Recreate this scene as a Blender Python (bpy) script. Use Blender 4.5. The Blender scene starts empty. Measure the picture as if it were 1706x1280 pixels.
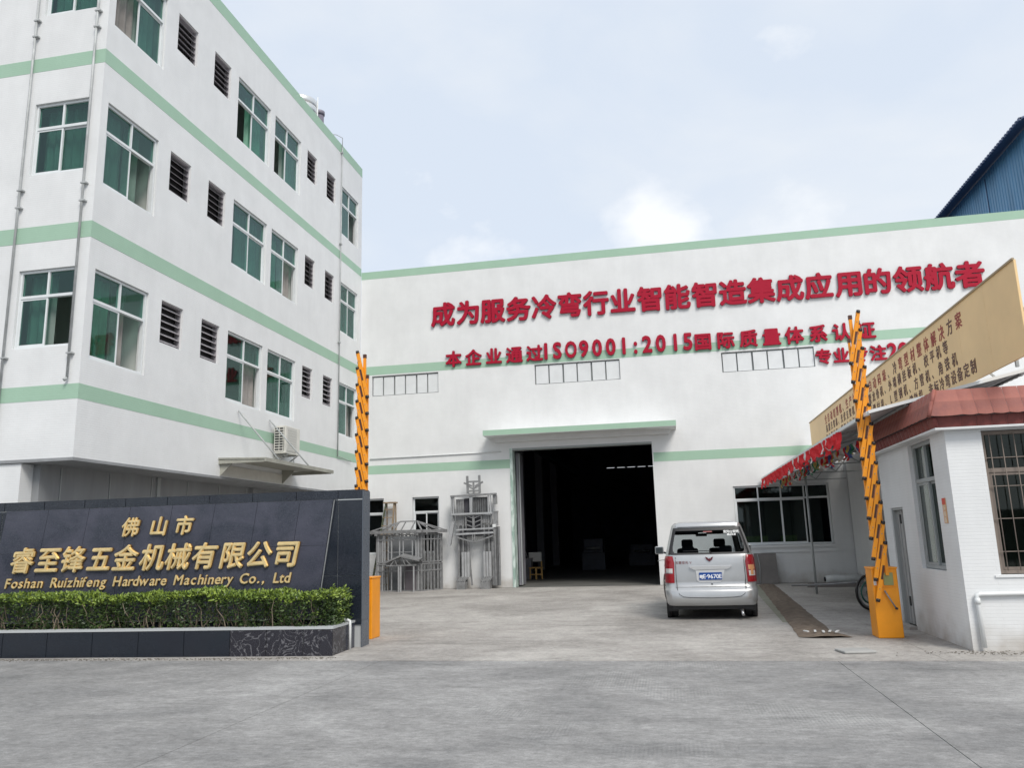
import bpy, bmesh, math, random
from mathutils import Vector, Matrix
random.seed(7)
PI = math.pi
S = bpy.context.scene
COL = S.collection

# ------------------------------------------------------------------ camera
cam = bpy.data.cameras.new('camera')
cam.sensor_width = 36.0
cam.lens = 1312.6 / 1706 * 36.0
cam.clip_start = 0.05
cam.clip_end = 3000
co = bpy.data.objects.new('camera', cam)
COL.objects.link(co)
_y, _p, _r = math.radians(10.807), math.radians(11.236), math.radians(-1.6173)
_f = Vector((-math.sin(_y) * math.cos(_p), math.cos(_y) * math.cos(_p), math.sin(_p)))
_rt = Vector((math.cos(_y), math.sin(_y), 0))
_up = _rt.cross(_f)
_r2 = math.cos(_r) * _rt + math.sin(_r) * _up
_u2 = -math.sin(_r) * _rt + math.cos(_r) * _up
M = Matrix((_r2, _u2, -_f)).transposed().to_4x4()
M.translation = (0, 0, 1.65)
co.matrix_world = M
S.camera = co

# ------------------------------------------------------------------ world, sun, exposure
SUN_EL, SUN_AZ = math.radians(47), math.radians(146)      # azimuth clockwise from +Y
w = bpy.data.worlds.new('World')
S.world = w
w.use_nodes = True
nt = w.node_tree
nt.nodes.clear()
def wn(t, **k):
    n = nt.nodes.new(t)
    for a, b in k.items():
        setattr(n, a, b)
    return n
sky = wn('ShaderNodeTexSky', sky_type='NISHITA', sun_disc=False, sun_elevation=SUN_EL, sun_rotation=SUN_AZ,
         air_density=1.0, dust_density=2.5, ozone_density=1.0)
tc = wn('ShaderNodeTexCoord')
mp = wn('ShaderNodeMapping')
mp.inputs['Scale'].default_value = (1, 1, 1.9)
mp.inputs['Location'].default_value = (3.1, 1.7, 0.4)
n1 = wn('ShaderNodeTexNoise')
n1.inputs['Scale'].default_value = 2.6
n1.inputs['Detail'].default_value = 7
n1.inputs['Roughness'].default_value = 0.52
n1.inputs['Distortion'].default_value = 0.25
r1 = wn('ShaderNodeValToRGB')
r1.color_ramp.elements[0].position = 0.38
r1.color_ramp.elements[0].color = (3.75, 4.15, 4.72, 1)
r1.color_ramp.elements[1].position = 0.66
r1.color_ramp.elements[1].color = (4.5, 4.68, 4.9, 1)
e = r1.color_ramp.elements.new(0.52)
e.color = (4.1, 4.4, 4.8, 1)
mx = wn('ShaderNodeMix', data_type='RGBA')
mx.inputs[0].default_value = 0.93
bg = wn('ShaderNodeBackground')
bg.inputs['Strength'].default_value = 0.1
wo = wn('ShaderNodeOutputWorld')
L = nt.links.new
CLOUD = (0.35, 0.9, 0.2)
L(tc.outputs['Generated'], mp.inputs['Vector'])
L(mp.outputs['Vector'], n1.inputs['Vector'])
L(n1.outputs['Fac'], r1.inputs['Fac'])
n2 = wn('ShaderNodeTexNoise')
n2.inputs['Scale'].default_value = 5.2
n2.inputs['Detail'].default_value = 9
n2.inputs['Roughness'].default_value = 0.55
mp2 = wn('ShaderNodeMapping')
mp2.inputs['Scale'].default_value = (1, 1, 1.5)
mp2.inputs['Location'].default_value = CLOUD
L(tc.outputs['Generated'], mp2.inputs['Vector'])
L(mp2.outputs['Vector'], n2.inputs['Vector'])
sx = wn('ShaderNodeSeparateXYZ')
L(tc.outputs['Generated'], sx.inputs[0])
el = wn('ShaderNodeMapRange')
el.inputs[1].default_value = 0.22; el.inputs[2].default_value = 0.62
el.inputs[3].default_value = 0.0; el.inputs[4].default_value = -0.16
L(sx.outputs[2], el.inputs[0])
ad = wn('ShaderNodeMath', operation='ADD')
L(n2.outputs['Fac'], ad.inputs[0]); L(el.outputs[0], ad.inputs[1])
# banks of cumulus in a few directions of the compass
for (d, rad, amp) in (((-.012, .905, .41), .125, .34), ((-.20, .91, .345), .12, .24), ((-.0, .915, .36), .10, .18), ((-.9, .4, .2), .3, .12), ((.8, -.5, .3), .4, .12), ((-.4, -.9, .25), .4, .12), ((.75, .6, .25), .3, .1)):
    ds = wn('ShaderNodeVectorMath', operation='DISTANCE')
    L(tc.outputs['Generated'], ds.inputs[0]); ds.inputs[1].default_value = d
    mr_ = wn('ShaderNodeMapRange'); mr_.interpolation_type = 'SMOOTHSTEP'
    mr_.inputs[1].default_value = 0; mr_.inputs[2].default_value = rad; mr_.inputs[3].default_value = amp; mr_.inputs[4].default_value = 0
    L(ds.outputs['Value'], mr_.inputs[0])
    a2 = wn('ShaderNodeMath', operation='ADD')
    L(ad.outputs[0], a2.inputs[0]); L(mr_.outputs[0], a2.inputs[1])
    ad = a2
pf = wn('ShaderNodeMapRange')
pf.inputs[1].default_value = 0.56; pf.inputs[2].default_value = 0.74
L(ad.outputs[0], pf.inputs[0])
mc = wn('ShaderNodeMix', data_type='RGBA')
mc.inputs[7].default_value = (5.2, 5.3, 5.4, 1)
L(pf.outputs[0], mc.inputs[0])
L(r1.outputs['Color'], mc.inputs[6])
L(sky.outputs['Color'], mx.inputs[6])
L(mc.outputs[2], mx.inputs[7])
L(mx.outputs[2], bg.inputs['Color'])
L(bg.outputs[0], wo.inputs['Surface'])

sl = bpy.data.lights.new('sun', 'SUN')
sl.energy = 1.35
sl.angle = math.radians(24)
sl.color = (1.0, 0.95, 0.88)
so = bpy.data.objects.new('sun', sl)
COL.objects.link(so)
sd = Vector((math.sin(SUN_AZ) * math.cos(SUN_EL), math.cos(SUN_AZ) * math.cos(SUN_EL), math.sin(SUN_EL)))
so.rotation_euler = sd.to_track_quat('Z', 'Y').to_euler()
so.location = sd * 40
S.view_settings.view_transform = 'Standard'
S.view_settings.look = 'None'
S.view_settings.gamma = 1
S.view_settings.use_curve_mapping = False
S.view_settings.exposure = 1.0
S.cycles.max_bounces = 8
S.cycles.transparent_max_bounces = 16

# ------------------------------------------------------------------ materials
def newmat(name):
    m = bpy.data.materials.new(name)
    m.use_nodes = True
    return m, m.node_tree, m.node_tree.nodes['Principled BSDF']

def mat(name, col, rough=0.6, metal=0.0, var=0.0, vscale=3.0, bump=0.0, bscale=40.0, spec=0.5, col2=None, coat=0.0, detail=6, vlo=0.35, vhi=0.7, stretch=None):
    m, t, b = newmat(name)
    b.inputs['Base Color'].default_value = (*col, 1)
    b.inputs['Roughness'].default_value = rough
    b.inputs['Metallic'].default_value = metal
    b.inputs['Specular IOR Level'].default_value = spec
    if coat:
        b.inputs['Coat Weight'].default_value = coat
        b.inputs['Coat Roughness'].default_value = 0.08
    if var or col2:
        c = t.nodes.new('ShaderNodeTexCoord')
        mpn = t.nodes.new('ShaderNodeMapping')
        if stretch:
            mpn.inputs['Scale'].default_value = stretch
        n = t.nodes.new('ShaderNodeTexNoise')
        n.inputs['Scale'].default_value = vscale
        n.inputs['Detail'].default_value = detail
        n.inputs['Roughness'].default_value = 0.6
        r = t.nodes.new('ShaderNodeValToRGB')
        r.color_ramp.elements[0].position = vlo
        r.color_ramp.elements[1].position = vhi
        c2 = col2 if col2 else tuple(max(0, x * (1 - var)) for x in col)
        r.color_ramp.elements[0].color = (*c2, 1)
        r.color_ramp.elements[1].color = (*col, 1)
        t.links.new(c.outputs['Object'], mpn.inputs[0])
        t.links.new(mpn.outputs[0], n.inputs['Vector'])
        t.links.new(n.outputs['Fac'], r.inputs['Fac'])
        t.links.new(r.outputs['Color'], b.inputs['Base Color'])
    if bump:
        c = t.nodes.new('ShaderNodeTexCoord')
        n = t.nodes.new('ShaderNodeTexNoise')
        n.inputs['Scale'].default_value = bscale
        n.inputs['Detail'].default_value = 4
        bp = t.nodes.new('ShaderNodeBump')
        bp.inputs['Strength'].default_value = bump
        bp.inputs['Distance'].default_value = 0.01
        t.links.new(c.outputs['Object'], n.inputs['Vector'])
        t.links.new(n.outputs['Fac'], bp.inputs['Height'])
        t.links.new(bp.outputs[0], b.inputs['Normal'])
    return m

def plaster(name, col, rot=None, streak=0.05, tile=0.35, dirt=0.0):
    """painted mosaic-strip wall: fine courses, blotches, rain streaks"""
    m, t, b = newmat(name)
    N = t.nodes.new
    c = N('ShaderNodeTexCoord')
    sep = N('ShaderNodeSeparateXYZ')
    t.links.new(c.outputs['Object'], sep.inputs[0])
    ad = N('ShaderNodeMath'); ad.operation = 'ADD'
    t.links.new(sep.outputs[0], ad.inputs[0]); t.links.new(sep.outputs[1], ad.inputs[1])
    cb = N('ShaderNodeCombineXYZ')
    t.links.new(ad.outputs[0], cb.inputs[0]); t.links.new(sep.outputs[2], cb.inputs[1])
    br = N('ShaderNodeTexBrick')
    br.inputs['Scale'].default_value = 1.0
    br.inputs['Brick Width'].default_value = 0.85
    br.inputs['Row Height'].default_value = 0.048
    br.inputs['Mortar Size'].default_value = 0.005
    br.inputs['Mortar Smooth'].default_value = 0.6
    br.inputs['Color1'].default_value = (1, 1, 1, 1)
    br.inputs['Color2'].default_value = (0.95, 0.95, 0.95, 1)
    br.inputs['Mortar'].default_value = (0.62, 0.62, 0.62, 1)
    t.links.new(cb.outputs[0], br.inputs['Vector'])
    n1 = N('ShaderNodeTexNoise'); n1.inputs['Scale'].default_value = 0.9; n1.inputs['Detail'].default_value = 10; n1.inputs['Roughness'].default_value = .62
    t.links.new(c.outputs['Object'], n1.inputs['Vector'])
    mp2 = N('ShaderNodeMapping'); mp2.inputs['Scale'].default_value = (2.0, 2.0, 0.5)
    n2 = N('ShaderNodeTexNoise'); n2.inputs['Scale'].default_value = 1.6; n2.inputs['Detail'].default_value = 7; n2.inputs['Roughness'].default_value = .6
    t.links.new(c.outputs['Object'], mp2.inputs[0]); t.links.new(mp2.outputs[0], n2.inputs['Vector'])
    def ramp(src, lo, hi, a, bb):
        r = N('ShaderNodeMapRange'); r.inputs[1].default_value = lo; r.inputs[2].default_value = hi
        r.inputs[3].default_value = a; r.inputs[4].default_value = bb
        t.links.new(src, r.inputs[0]); return r.outputs[0]
    a1 = ramp(n1.outputs['Fac'], .35, .65, 1 - streak, 1.0)
    a2 = ramp(n2.outputs['Fac'], .38, .58, 1 - streak * .35, 1.0)
    mu = N('ShaderNodeMath'); mu.operation = 'MULTIPLY'
    t.links.new(a1, mu.inputs[0]); t.links.new(a2, mu.inputs[1])
    base = N('ShaderNodeRGB'); base.outputs[0].default_value = (*col, 1)
    m1 = N('ShaderNodeMix'); m1.data_type = 'RGBA'; m1.blend_type = 'MULTIPLY'; m1.inputs[0].default_value = tile * 0.35
    t.links.new(base.outputs[0], m1.inputs[6]); t.links.new(br.outputs['Color'], m1.inputs[7])
    m2 = N('ShaderNodeMix'); m2.data_type = 'RGBA'; m2.blend_type = 'MULTIPLY'; m2.inputs[0].default_value = 1
    t.links.new(m1.outputs[2], m2.inputs[6])
    t.links.new(mu.outputs[0], m2.inputs[7])
    out = m2.outputs[2]
    if dirt:
        # splash dirt on the lowest half metre
        n3 = N('ShaderNodeTexNoise'); n3.inputs['Scale'].default_value = 2.2; n3.inputs['Detail'].default_value = 6
        t.links.new(c.outputs['Object'], n3.inputs['Vector'])
        k = N('ShaderNodeMath'); k.operation = 'MULTIPLY_ADD'; k.inputs[1].default_value = -1.1; k.inputs[2].default_value = 0.85
        t.links.new(sep.outputs[2], k.inputs[0])
        k2 = N('ShaderNodeMath'); k2.operation = 'MULTIPLY'; t.links.new(k.outputs[0], k2.inputs[0]); t.links.new(n3.outputs['Fac'], k2.inputs[1])
        k3 = ramp(k2.outputs[0], .2, .5, 0, dirt)
        m3 = N('ShaderNodeMix'); m3.data_type = 'RGBA'
        t.links.new(k3, m3.inputs[0]); t.links.new(out, m3.inputs[6]); m3.inputs[7].default_value = (.33, .29, .24, 1)
        out = m3.outputs[2]
    t.links.new(out, b.inputs['Base Color'])
    b.inputs['Roughness'].default_value = 0.62
    b.inputs['Specular IOR Level'].default_value = 0.35
    n4 = N('ShaderNodeTexNoise'); n4.inputs['Scale'].default_value = 22; n4.inputs['Detail'].default_value = 5
    t.links.new(c.outputs['Object'], n4.inputs['Vector'])
    k4 = N('ShaderNodeMath'); k4.operation = 'MULTIPLY_ADD'; k4.inputs[1].default_value = 0.8
    t.links.new(n4.outputs['Fac'], k4.inputs[0]); t.links.new(br.outputs['Fac'], k4.inputs[2])
    inv = N('ShaderNodeMath'); inv.operation = 'SUBTRACT'; inv.inputs[0].default_value = 1
    t.links.new(br.outputs['Fac'], inv.inputs[1])
    t.links.new(inv.outputs[0], k4.inputs[2])
    bp = N('ShaderNodeBump'); bp.inputs['Strength'].default_value = tile; bp.inputs['Distance'].default_value = 0.004
    t.links.new(k4.outputs[0], bp.inputs['Height']); t.links.new(bp.outputs[0], b.inputs['Normal'])
    return m

def glass(name, tint, refl=0.08, rough=0.02, gtint=(.9, .95, .95), graze=.8):
    m, t, b = newmat(name)
    t.nodes.remove(b)
    N = t.nodes.new
    tr = N('ShaderNodeBsdfTransparent'); tr.inputs[0].default_value = (*tint, 1)
    gl = N('ShaderNodeBsdfGlossy'); gl.inputs['Roughness'].default_value = rough
    gl.inputs[0].default_value = (*gtint, 1)
    lw = N('ShaderNodeLayerWeight'); lw.inputs[0].default_value = .5
    fr = N('ShaderNodeMath'); fr.operation = 'POWER'; fr.inputs[1].default_value = 4.0
    t.links.new(lw.outputs['Facing'], fr.inputs[0])
    ad = N('ShaderNodeMath'); ad.operation = 'MULTIPLY_ADD'; ad.inputs[1].default_value = graze; ad.inputs[2].default_value = refl; ad.use_clamp = True
    ms = N('ShaderNodeMixShader')
    t.links.new(fr.outputs[0], ad.inputs[0]); t.links.new(ad.outputs[0], ms.inputs[0])
    t.links.new(tr.outputs[0], ms.inputs[1]); t.links.new(gl.outputs[0], ms.inputs[2])
    t.links.new(ms.outputs[0], t.nodes['Material Output'].inputs[0])
    return m

def concrete(name, ca, cb_, cc, rough=.85, groove=0.0, stain=1.0):
    m, t, b = newmat(name)
    N = t.nodes.new
    c = N('ShaderNodeTexCoord')
    def noise(sc, det=8, rg=.6, scale=None, dist=0):
        n = N('ShaderNodeTexNoise'); n.inputs['Scale'].default_value = sc; n.inputs['Detail'].default_value = det; n.inputs['Roughness'].default_value = rg
        n.inputs['Distortion'].default_value = dist
        if scale:
            mm = N('ShaderNodeMapping'); mm.inputs['Scale'].default_value = scale
            t.links.new(c.outputs['Object'], mm.inputs[0]); t.links.new(mm.outputs[0], n.inputs['Vector'])
        else:
            t.links.new(c.outputs['Object'], n.inputs['Vector'])
        return n.outputs['Fac']
    a = noise(.35, 9, .62, dist=.6)
    r = N('ShaderNodeValToRGB')
    r.color_ramp.elements[0].position = .32; r.color_ramp.elements[0].color = (*ca, 1)
    r.color_ramp.elements[1].position = .68; r.color_ramp.elements[1].color = (*cc, 1)
    e = r.color_ramp.elements.new(.5); e.color = (*cb_, 1)
    t.links.new(a, r.inputs[0])
    bq = noise(2.2, 8, .7, scale=(1, 1.6, 1))
    mr = N('ShaderNodeMapRange'); mr.inputs[1].default_value = .3; mr.inputs[2].default_value = .7; mr.inputs[3].default_value = 1 - .24 * stain; mr.inputs[4].default_value = 1 + .16 * stain
    t.links.new(bq, mr.inputs[0])
    sp = noise(60, 3, .8)
    mr2 = N('ShaderNodeMapRange'); mr2.inputs[1].default_value = .3; mr2.inputs[2].default_value = .7; mr2.inputs[3].default_value = .78; mr2.inputs[4].default_value = 1.18
    t.links.new(sp, mr2.inputs[0])
    mu = N('ShaderNodeMath'); mu.operation = 'MULTIPLY'
    t.links.new(mr.outputs[0], mu.inputs[0]); t.links.new(mr2.outputs[0], mu.inputs[1])
    md = noise(11, 6, .75, scale=(1, 1.5, 1))
    mrd = N('ShaderNodeMapRange'); mrd.inputs[1].default_value = .32; mrd.inputs[2].default_value = .68; mrd.inputs[3].default_value = .72; mrd.inputs[4].default_value = 1.24
    t.links.new(md, mrd.inputs[0])
    mud = N('ShaderNodeMath'); mud.operation = 'MULTIPLY'
    t.links.new(mu.outputs[0], mud.inputs[0]); t.links.new(mrd.outputs[0], mud.inputs[1])
    mu = mud
    # sparse dark tyre / oil marks
    ti = noise(.9, 6, .55, scale=(.35, 2.2, 1), dist=1.2)
    mr3 = N('ShaderNodeMapRange'); mr3.inputs[1].default_value = .58; mr3.inputs[2].default_value = .74; mr3.inputs[3].default_value = 1; mr3.inputs[4].default_value = 1 - .22 * stain
    t.links.new(ti, mr3.inputs[0])
    mu2 = N('ShaderNodeMath'); mu2.operation = 'MULTIPLY'
    t.links.new(mu.outputs[0], mu2.inputs[0]); t.links.new(mr3.outputs[0], mu2.inputs[1])
    mm = N('ShaderNodeMix'); mm.data_type = 'RGBA'; mm.blend_type = 'MULTIPLY'; mm.inputs[0].default_value = 1
    t.links.new(r.outputs[0], mm.inputs[6]); t.links.new(mu2.outputs[0], mm.inputs[7])
    t.links.new(mm.outputs[2], b.inputs['Base Color'])
    b.inputs['Roughness'].default_value = rough
    b.inputs['Specular IOR Level'].default_value = .3
    h = N('ShaderNodeMath'); h.operation = 'MULTIPLY_ADD'; h.inputs[1].default_value = .5
    t.links.new(noise(18, 5, .7), h.inputs[0]); t.links.new(sp, h.inputs[2])
    bp = N('ShaderNodeBump'); bp.inputs['Strength'].default_value = .5; bp.inputs['Distance'].default_value = .006
    t.links.new(h.outputs[0], bp.inputs['Height'])
    nrm = bp.outputs[0]
    if groove:
        wv = N('ShaderNodeTexWave'); wv.inputs['Scale'].default_value = 9; wv.inputs['Distortion'].default_value = .6
        wv.wave_type = 'BANDS'; wv.bands_direction = 'X'
        t.links.new(c.outputs['Object'], wv.inputs['Vector'])
        pn = noise(.7, 3, .5)
        k = N('ShaderNodeMapRange'); k.inputs[1].default_value = .5; k.inputs[2].default_value = .62
        t.links.new(pn, k.inputs[0])
        kk = N('ShaderNodeMath'); kk.operation = 'MULTIPLY'
        t.links.new(wv.outputs['Fac'], kk.inputs[0]); t.links.new(k.outputs[0], kk.inputs[1])
        b2 = N('ShaderNodeBump'); b2.inputs['Strength'].default_value = groove; b2.inputs['Distance'].default_value = .004
        t.links.new(kk.outputs[0], b2.inputs['Height']); t.links.new(bp.outputs[0], b2.inputs['Normal'])
        nrm = b2.outputs[0]
    t.links.new(nrm, b.inputs['Normal'])
    return m

def granite(name, col, vein=(.3, .3, .32), veins=False, rough=.12, cloud=None):
    m, t, b = newmat(name)
    N = t.nodes.new
    c = N('ShaderNodeTexCoord')
    n = N('ShaderNodeTexNoise'); n.inputs['Scale'].default_value = 110; n.inputs['Detail'].default_value = 3; n.inputs['Roughness'].default_value = .8
    t.links.new(c.outputs['Object'], n.inputs['Vector'])
    r = N('ShaderNodeValToRGB'); r.color_ramp.elements[0].position = .5; r.color_ramp.elements[0].color = (*col, 1)
    r.color_ramp.elements[1].position = .8; r.color_ramp.elements[1].color = (.14, .16, .19, 1)
    t.links.new(n.outputs['Fac'], r.inputs[0])
    n2 = N('ShaderNodeTexNoise'); n2.inputs['Scale'].default_value = 1.7; n2.inputs['Detail'].default_value = 7; n2.inputs['Roughness'].default_value = .65
    t.links.new(c.outputs['Object'], n2.inputs['Vector'])
    r2 = N('ShaderNodeMapRange'); r2.inputs[1].default_value = .35; r2.inputs[2].default_value = .7; r2.inputs[3].default_value = rough; r2.inputs[4].default_value = rough + .22
    t.links.new(n2.outputs['Fac'], r2.inputs[0]); t.links.new(r2.outputs[0], b.inputs['Roughness'])
    out = r.outputs[0]
    if cloud:
        nc = N('ShaderNodeTexNoise'); nc.inputs['Scale'].default_value = 1.1; nc.inputs['Detail'].default_value = 9; nc.inputs['Roughness'].default_value = .62; nc.inputs['Distortion'].default_value = .8
        t.links.new(c.outputs['Object'], nc.inputs['Vector'])
        rc_ = N('ShaderNodeMapRange'); rc_.inputs[1].default_value = .38; rc_.inputs[2].default_value = .68; rc_.inputs[4].default_value = .8
        t.links.new(nc.outputs['Fac'], rc_.inputs[0])
        mc_ = N('ShaderNodeMix'); mc_.data_type = 'RGBA'; mc_.inputs[7].default_value = (*cloud, 1)
        t.links.new(rc_.outputs[0], mc_.inputs[0]); t.links.new(out, mc_.inputs[6])
        out = mc_.outputs[2]
    if veins:
        n3 = N('ShaderNodeTexNoise'); n3.inputs['Scale'].default_value = 3.5; n3.inputs['Detail'].default_value = 8; n3.inputs['Distortion'].default_value = 1.8
        t.links.new(c.outputs['Object'], n3.inputs['Vector'])
        ab = N('ShaderNodeMath'); ab.operation = 'SUBTRACT'; ab.inputs[1].default_value = .5
        t.links.new(n3.outputs['Fac'], ab.inputs[0])
        a2 = N('ShaderNodeMath'); a2.operation = 'ABSOLUTE'; t.links.new(ab.outputs[0], a2.inputs[0])
        r3 = N('ShaderNodeMapRange'); r3.inputs[1].default_value = 0; r3.inputs[2].default_value = .018; r3.inputs[3].default_value = .55; r3.inputs[4].default_value = 0
        t.links.new(a2.outputs[0], r3.inputs[0])
        mm = N('ShaderNodeMix'); mm.data_type = 'RGBA'
        t.links.new(r3.outputs[0], mm.inputs[0]); t.links.new(out, mm.inputs[6]); mm.inputs[7].default_value = (*vein, 1)
        out = mm.outputs[2]
    t.links.new(out, b.inputs['Base Color'])
    b.inputs['Specular IOR Level'].default_value = .5
    return m

WHITE = plaster('white_wall_paint', (.75, .762, .765), streak=.08, dirt=.0)
WHITEG = plaster('white_wall_paint_ground', (.75, .762, .765), streak=.08, dirt=.7)
GREEN = plaster('green_band_paint', (.35, .52, .40), streak=.05)
GREYP = mat('grey_wall_paint', (.29, .30, .31), .7, var=.2, vscale=1.5, stretch=(2, 2, .3))
INNER = mat('interior_plaster', (.62, .66, .62), .8)
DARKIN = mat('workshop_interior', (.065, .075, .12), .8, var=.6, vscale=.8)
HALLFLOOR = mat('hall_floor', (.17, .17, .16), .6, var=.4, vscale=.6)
ALU = mat('white_aluminium', (.72, .75, .76), .4, var=.08, vscale=4)
ALUG = mat('grey_aluminium', (.34, .36, .36), .45)
GLASS = glass('green_glass', (.60, .78, .73), .07, gtint=(.5, .62, .62))
GLASSD = glass('dark_glass', (.40, .52, .50), .04)
CURT = mat('green_curtain', (.26, .33, .30), .9, var=.3, vscale=1.3)
CURT2 = mat('pale_green_curtain', (.24, .47, .35), .9, var=.4, vscale=1.0)
CURT3 = mat('dull_green_curtain', (.16, .24, .20), .9, var=.4, vscale=1.6)
CURTG = mat('grey_brown_curtain', (.34, .32, .30), .9, var=.35, vscale=1.8)
LOUV = mat('grey_louvre', (.40, .38, .40), .7, var=.3, vscale=5)
DARK = mat('near_black', (.02, .02, .022), .7)
COURT = concrete('courtyard_concrete', (.27, .255, .237), (.375, .356, .333), (.48, .46, .43))
ROAD = concrete('road_concrete', (.185, .186, .186), (.278, .275, .270), (.36, .357, .35), groove=.8)
SOIL = mat('ground_soil', (.10, .09, .08), .95, var=.3, vscale=4)
MUD = mat('ditch_mud', (.20, .155, .115), .9, col2=(.10, .075, .055), vscale=6, bump=.8, bscale=25)
ALGAE = mat('algae_stain', (.27, .265, .215), .9, col2=(.20, .21, .16), vscale=3)
GRAN = granite('black_granite', (.005, .007, .014), rough=.07, cloud=(.015, .021, .030))
GRANP = granite('plaque_granite', (.022, .026, .040), rough=.10, cloud=(.075, .076, .105))
GRANE = granite('end_granite', (.085, .10, .125), rough=.2)
MARB = granite('veined_black_marble', (.014, .012, .018), veins=True, rough=.15)
GROUT = mat('pale_grout', (.42, .44, .45), .8)
GOLD = mat('gold_metal', (1.0, .78, .40), .36, metal=.6, var=.25, vscale=9)
RED = mat('red_acrylic', (.36, .006, .028), .5, spec=.2)
REDSIDE = mat('red_side_shade', (.13, .008, .018), .5, spec=.2)  # sides of the red letters, darkened in the colour as shade
GOLDSIDE = mat('gold_side_shade', (.30, .16, .04), .45, metal=.4)  # sides of the gold letters, their shade put into the colour
STEEL = mat('galvanised_steel', (.31, .315, .32), .45, metal=.25, var=.4, vscale=6)
STEELD = mat('dark_steel', (.15, .155, .16), .6, metal=.2, var=.4, vscale=6)  # darker copy of the steel for profiles set further back
STEELB = mat('light_steel', (.47, .48, .49), .4, metal=.3, var=.2, vscale=5)  # lighter copy of the steel for front profiles, contrast by depth
PIPE = mat('pvc_pipe', (.70, .72, .72), .4)
GPIPE = mat('old_grey_pipe', (.42, .44, .44), .55, var=.3, vscale=5)
PIPE3 = mat('weathered_white_pipe', (.50, .52, .52), .5, var=.35, vscale=3)
ORANGE = mat('orange_paint', (.90, .33, .008), .38, var=.12, vscale=3)
BLACKP = mat('black_plastic', (.02, .016, .016), .45)
BAND = mat('dark_brown_reflector', (.07, .022, .01), .4)
TILE = mat('red_roof_tile', (.30, .095, .068), .65, col2=(.20, .065, .055), vscale=5, bump=.2)
BEIGE = mat('beige_sheet', (.92, .65, .33), .5, var=.12, vscale=.9)
SHEET = mat('pale_corrugated_sheet', (.62, .63, .64), .45, var=.2, vscale=1.5)
SHEETD = mat('canopy_underside', (.38, .38, .33), .6, var=.3, vscale=2)
BLUE = mat('blue_cladding', (.13, .34, .55), .45, var=.25, vscale=1.2, stretch=(1, 1, .2))
BLUED = mat('blue_roof_sheet', (.05, .08, .16), .5)
REDCL = mat('red_cloth', (.68, .014, .022), .85, var=.2, vscale=6)
WOOD = mat('weathered_wood', (.32, .24, .16), .75, var=.3, vscale=8)
OLIVE = mat('olive_paint', (.07, .085, .05), .6)
INK = mat('dark_brown_ink', (.12, .055, .045), .6)
REDINK = mat('dark_red_ink', (.33, .05, .04), .6)

# ------------------------------------------------------------------ helpers
def tag(o, label=None, cat=None, group=None, kind=None):
    if label: o['label'] = label
    if cat: o['category'] = cat
    if group: o['group'] = group
    if kind: o['kind'] = kind
    return o

def root(name, loc=(0, 0, 0), rz=0, label=None, cat=None, group=None, kind=None):
    o = bpy.data.objects.new(name, None)
    o.empty_display_size = .2
    COL.objects.link(o)
    o.location = loc
    o.rotation_euler = (0, 0, rz)
    return tag(o, label, cat, group, kind)

def link(name, me, parent=None, loc=(0, 0, 0), rot=(0, 0, 0)):
    o = bpy.data.objects.new(name, me)
    COL.objects.link(o)
    o.parent = parent
    o.location = loc
    o.rotation_euler = rot
    return o

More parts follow.
